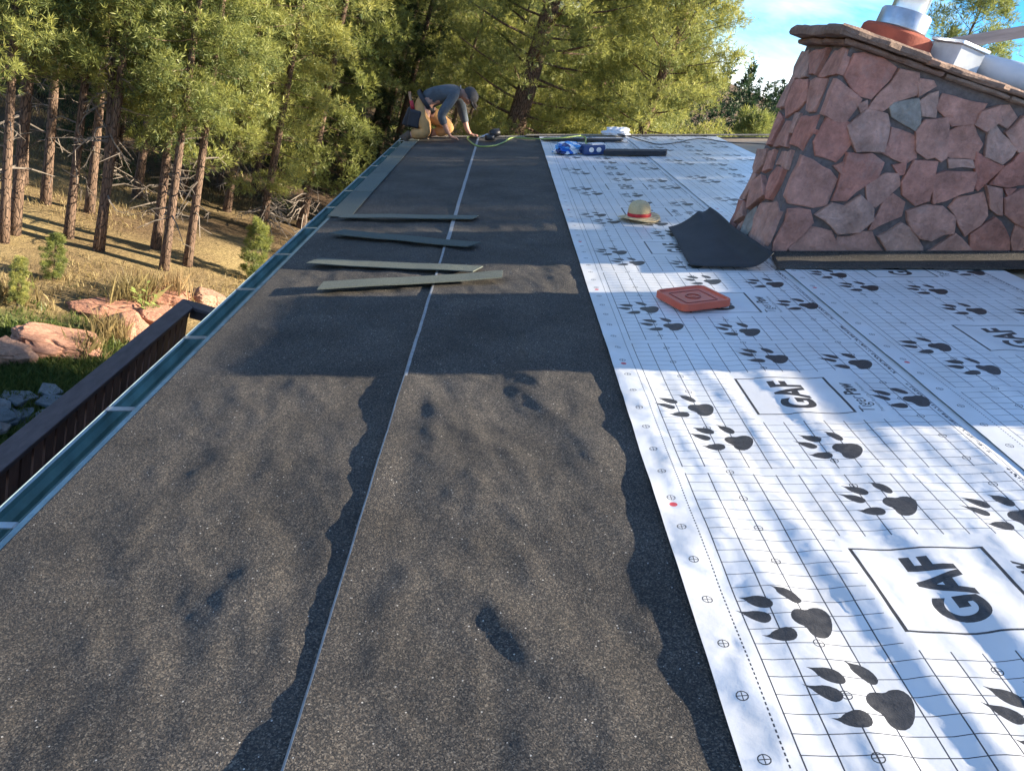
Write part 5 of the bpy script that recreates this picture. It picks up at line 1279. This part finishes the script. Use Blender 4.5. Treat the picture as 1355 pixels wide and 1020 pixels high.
for s in (-1, 1):
    MB().lathe([(0, .012), (.010, .006), (.011, 0), (0, -.004)], 10, Matrix.Translation(Vector(P(-.408, -.02 + s * .032, .472)[:3])) @ Matrix.Rotation(R(100), 4, 'Y')).build('eye', M_paint, man, smooth=True)
    MB().lathe([(0, .010), (.018, .006), (.026, 0), (0, -.008)], 12, Matrix.Translation(Vector(P(-.485, -.012 + s * .088, .475)[:3])) @ Matrix.Rotation(R(90 * s), 4, 'X'), 1.0, 1.3).build('ear', M_skin, man, smooth=True)
skin('shirt', [P(-1.02, 0, .425, .150, .135), P(-.90, 0, .505, .145, .13), P(-.74, 0, .56, .165, .145), P(-.605, 0, .565, .10), P(-.565, 0, .55, .078),
               P(-.63, -.175, .51, .078), P(-.80, -.245, .31, .058), P(-.755, -.21, .19, .047), P(-.61, .175, .51, .078), P(-.56, .235, .29, .058), P(-.525, .21, .16, .045)],
     [(0, 1), (1, 2), (2, 3), (3, 4), (2, 5), (5, 6), (6, 7), (2, 8), (8, 9), (9, 10)], M_shirt, man)
skin('trousers', [P(-1.06, 0, .385, .155, .14), P(-1.0, 0, .42, .145, .13), P(-1.06, -.11, .33, .125), P(-.985, -.145, .09, .088), P(-1.09, -.155, .085, .078), P(-1.18, -.16, .085, .066),
                  P(-1.02, .11, .33, .125), P(-.84, .12, .22, .10), P(-.695, .13, .12, .090), P(-.80, .14, .085, .078), P(-.92, .15, .08, .066)],
     [(1, 0), (0, 2), (2, 3), (3, 4), (4, 5), (0, 6), (6, 7), (7, 8), (8, 9), (9, 10)], M_duck, man)
for dx, dy in ((0, -.16), (.24, .155)):
    bt = skin('boot', [P(-1.17 + dx, dy, .085, .058), P(-1.235 + dx, dy, .065, .052), P(-1.262 + dx, dy, .03, .040)], [(0, 1), (1, 2)], M_boot, man, 1)
cp = MB(); Mc = Matrix.Translation(Vector(P(-.462, -.01, .500)[:3])) @ Matrix.Rotation(R(58), 4, 'Y')
cp.lathe([(.102, -.01), (.104, .015), (.098, .05), (.078, .08), (.045, .098), (0, .103)], 24, Mc).build('cap', M_capc, man, smooth=True)
bl = MB(); n = 12
vv = []
for z in (0.0, 0.006):
    for k in range(n + 1):
        a = -1.1 + 2.2 * k / n; vv.append(Mc @ Vector((0.098 * math.cos(a), 0.098 * math.sin(a), -.004 + z))); vv.append(Mc @ Vector((0.10 * math.cos(a) + 0.075 * math.cos(a * .9), 0.085 * math.sin(a), -.020 + z)))
ff = [(2 * k, 2 * k + 1, 2 * k + 3, 2 * k + 2) for k in range(n)] + [(2 * (n + 1) + 2 * k, 2 * (n + 1) + 2 * k + 2, 2 * (n + 1) + 2 * k + 3, 2 * (n + 1) + 2 * k + 1) for k in range(n)] + [(2 * k + 1, 2 * (n + 1) + 2 * k + 1, 2 * (n + 1) + 2 * k + 3, 2 * k + 3) for k in range(n)]
bl.add(vv, ff).build('cap_bill', M_capc, man)
MB().lathe([(0, -.02), (.045, -.012), (.058, .015), (.05, .04), (0, .045)], 16, Matrix.Translation(Vector(P(-.425, -.018, .405)[:3])) @ Matrix.Rotation(R(60), 4, 'Y')).build('beard', mat('dark hair', (0.03, 0.02, 0.015), 0.8, 0.3, 30), man, smooth=True)
Mb = Matrix.Translation(Vector(P(-.985, 0, .44)[:3])) @ Matrix.Rotation(R(56), 4, 'Y')
MB().lathe([(.168, -.025), (.172, -.02), (.172, .02), (.168, .025)], 28, Mb, .92, 1.02).build('belt', M_leather, man, smooth=True)
for x, y, z, sx_, sy_, sz_, a in ((-1.12, -.17, .26, .07, .045, .10, 14), (-1.19, -.06, .27, .05, .10, .11, 25), (-1.16, .15, .28, .06, .05, .10, 10)):
    MB().box(-sx_, sx_, -sy_, sy_, -sz_, sz_, Matrix.Translation(Vector(P(x, y, z)[:3])) @ Matrix.Rotation(R(a), 4, 'Y')).build('tool_pouch', M_leather, man, bevel=0.02)
hm = MB().tube([P(-1.14, -.15, .33)[:3], P(-1.165, -.15, .56)[:3]], [.013, .016], 8).build('hammer_handle', mat('hammer wood', (0.42, 0.22, 0.11), 0.6, 0.2, 12), man, smooth=True)
MB().tube([P(-1.133, -.15, .36)[:3], P(-1.148, -.15, .46)[:3]], [.024, .021], 10).build('grip', mat('red grip', (0.45, 0.03, 0.04), 0.6, 0.2, 12), man, smooth=True)
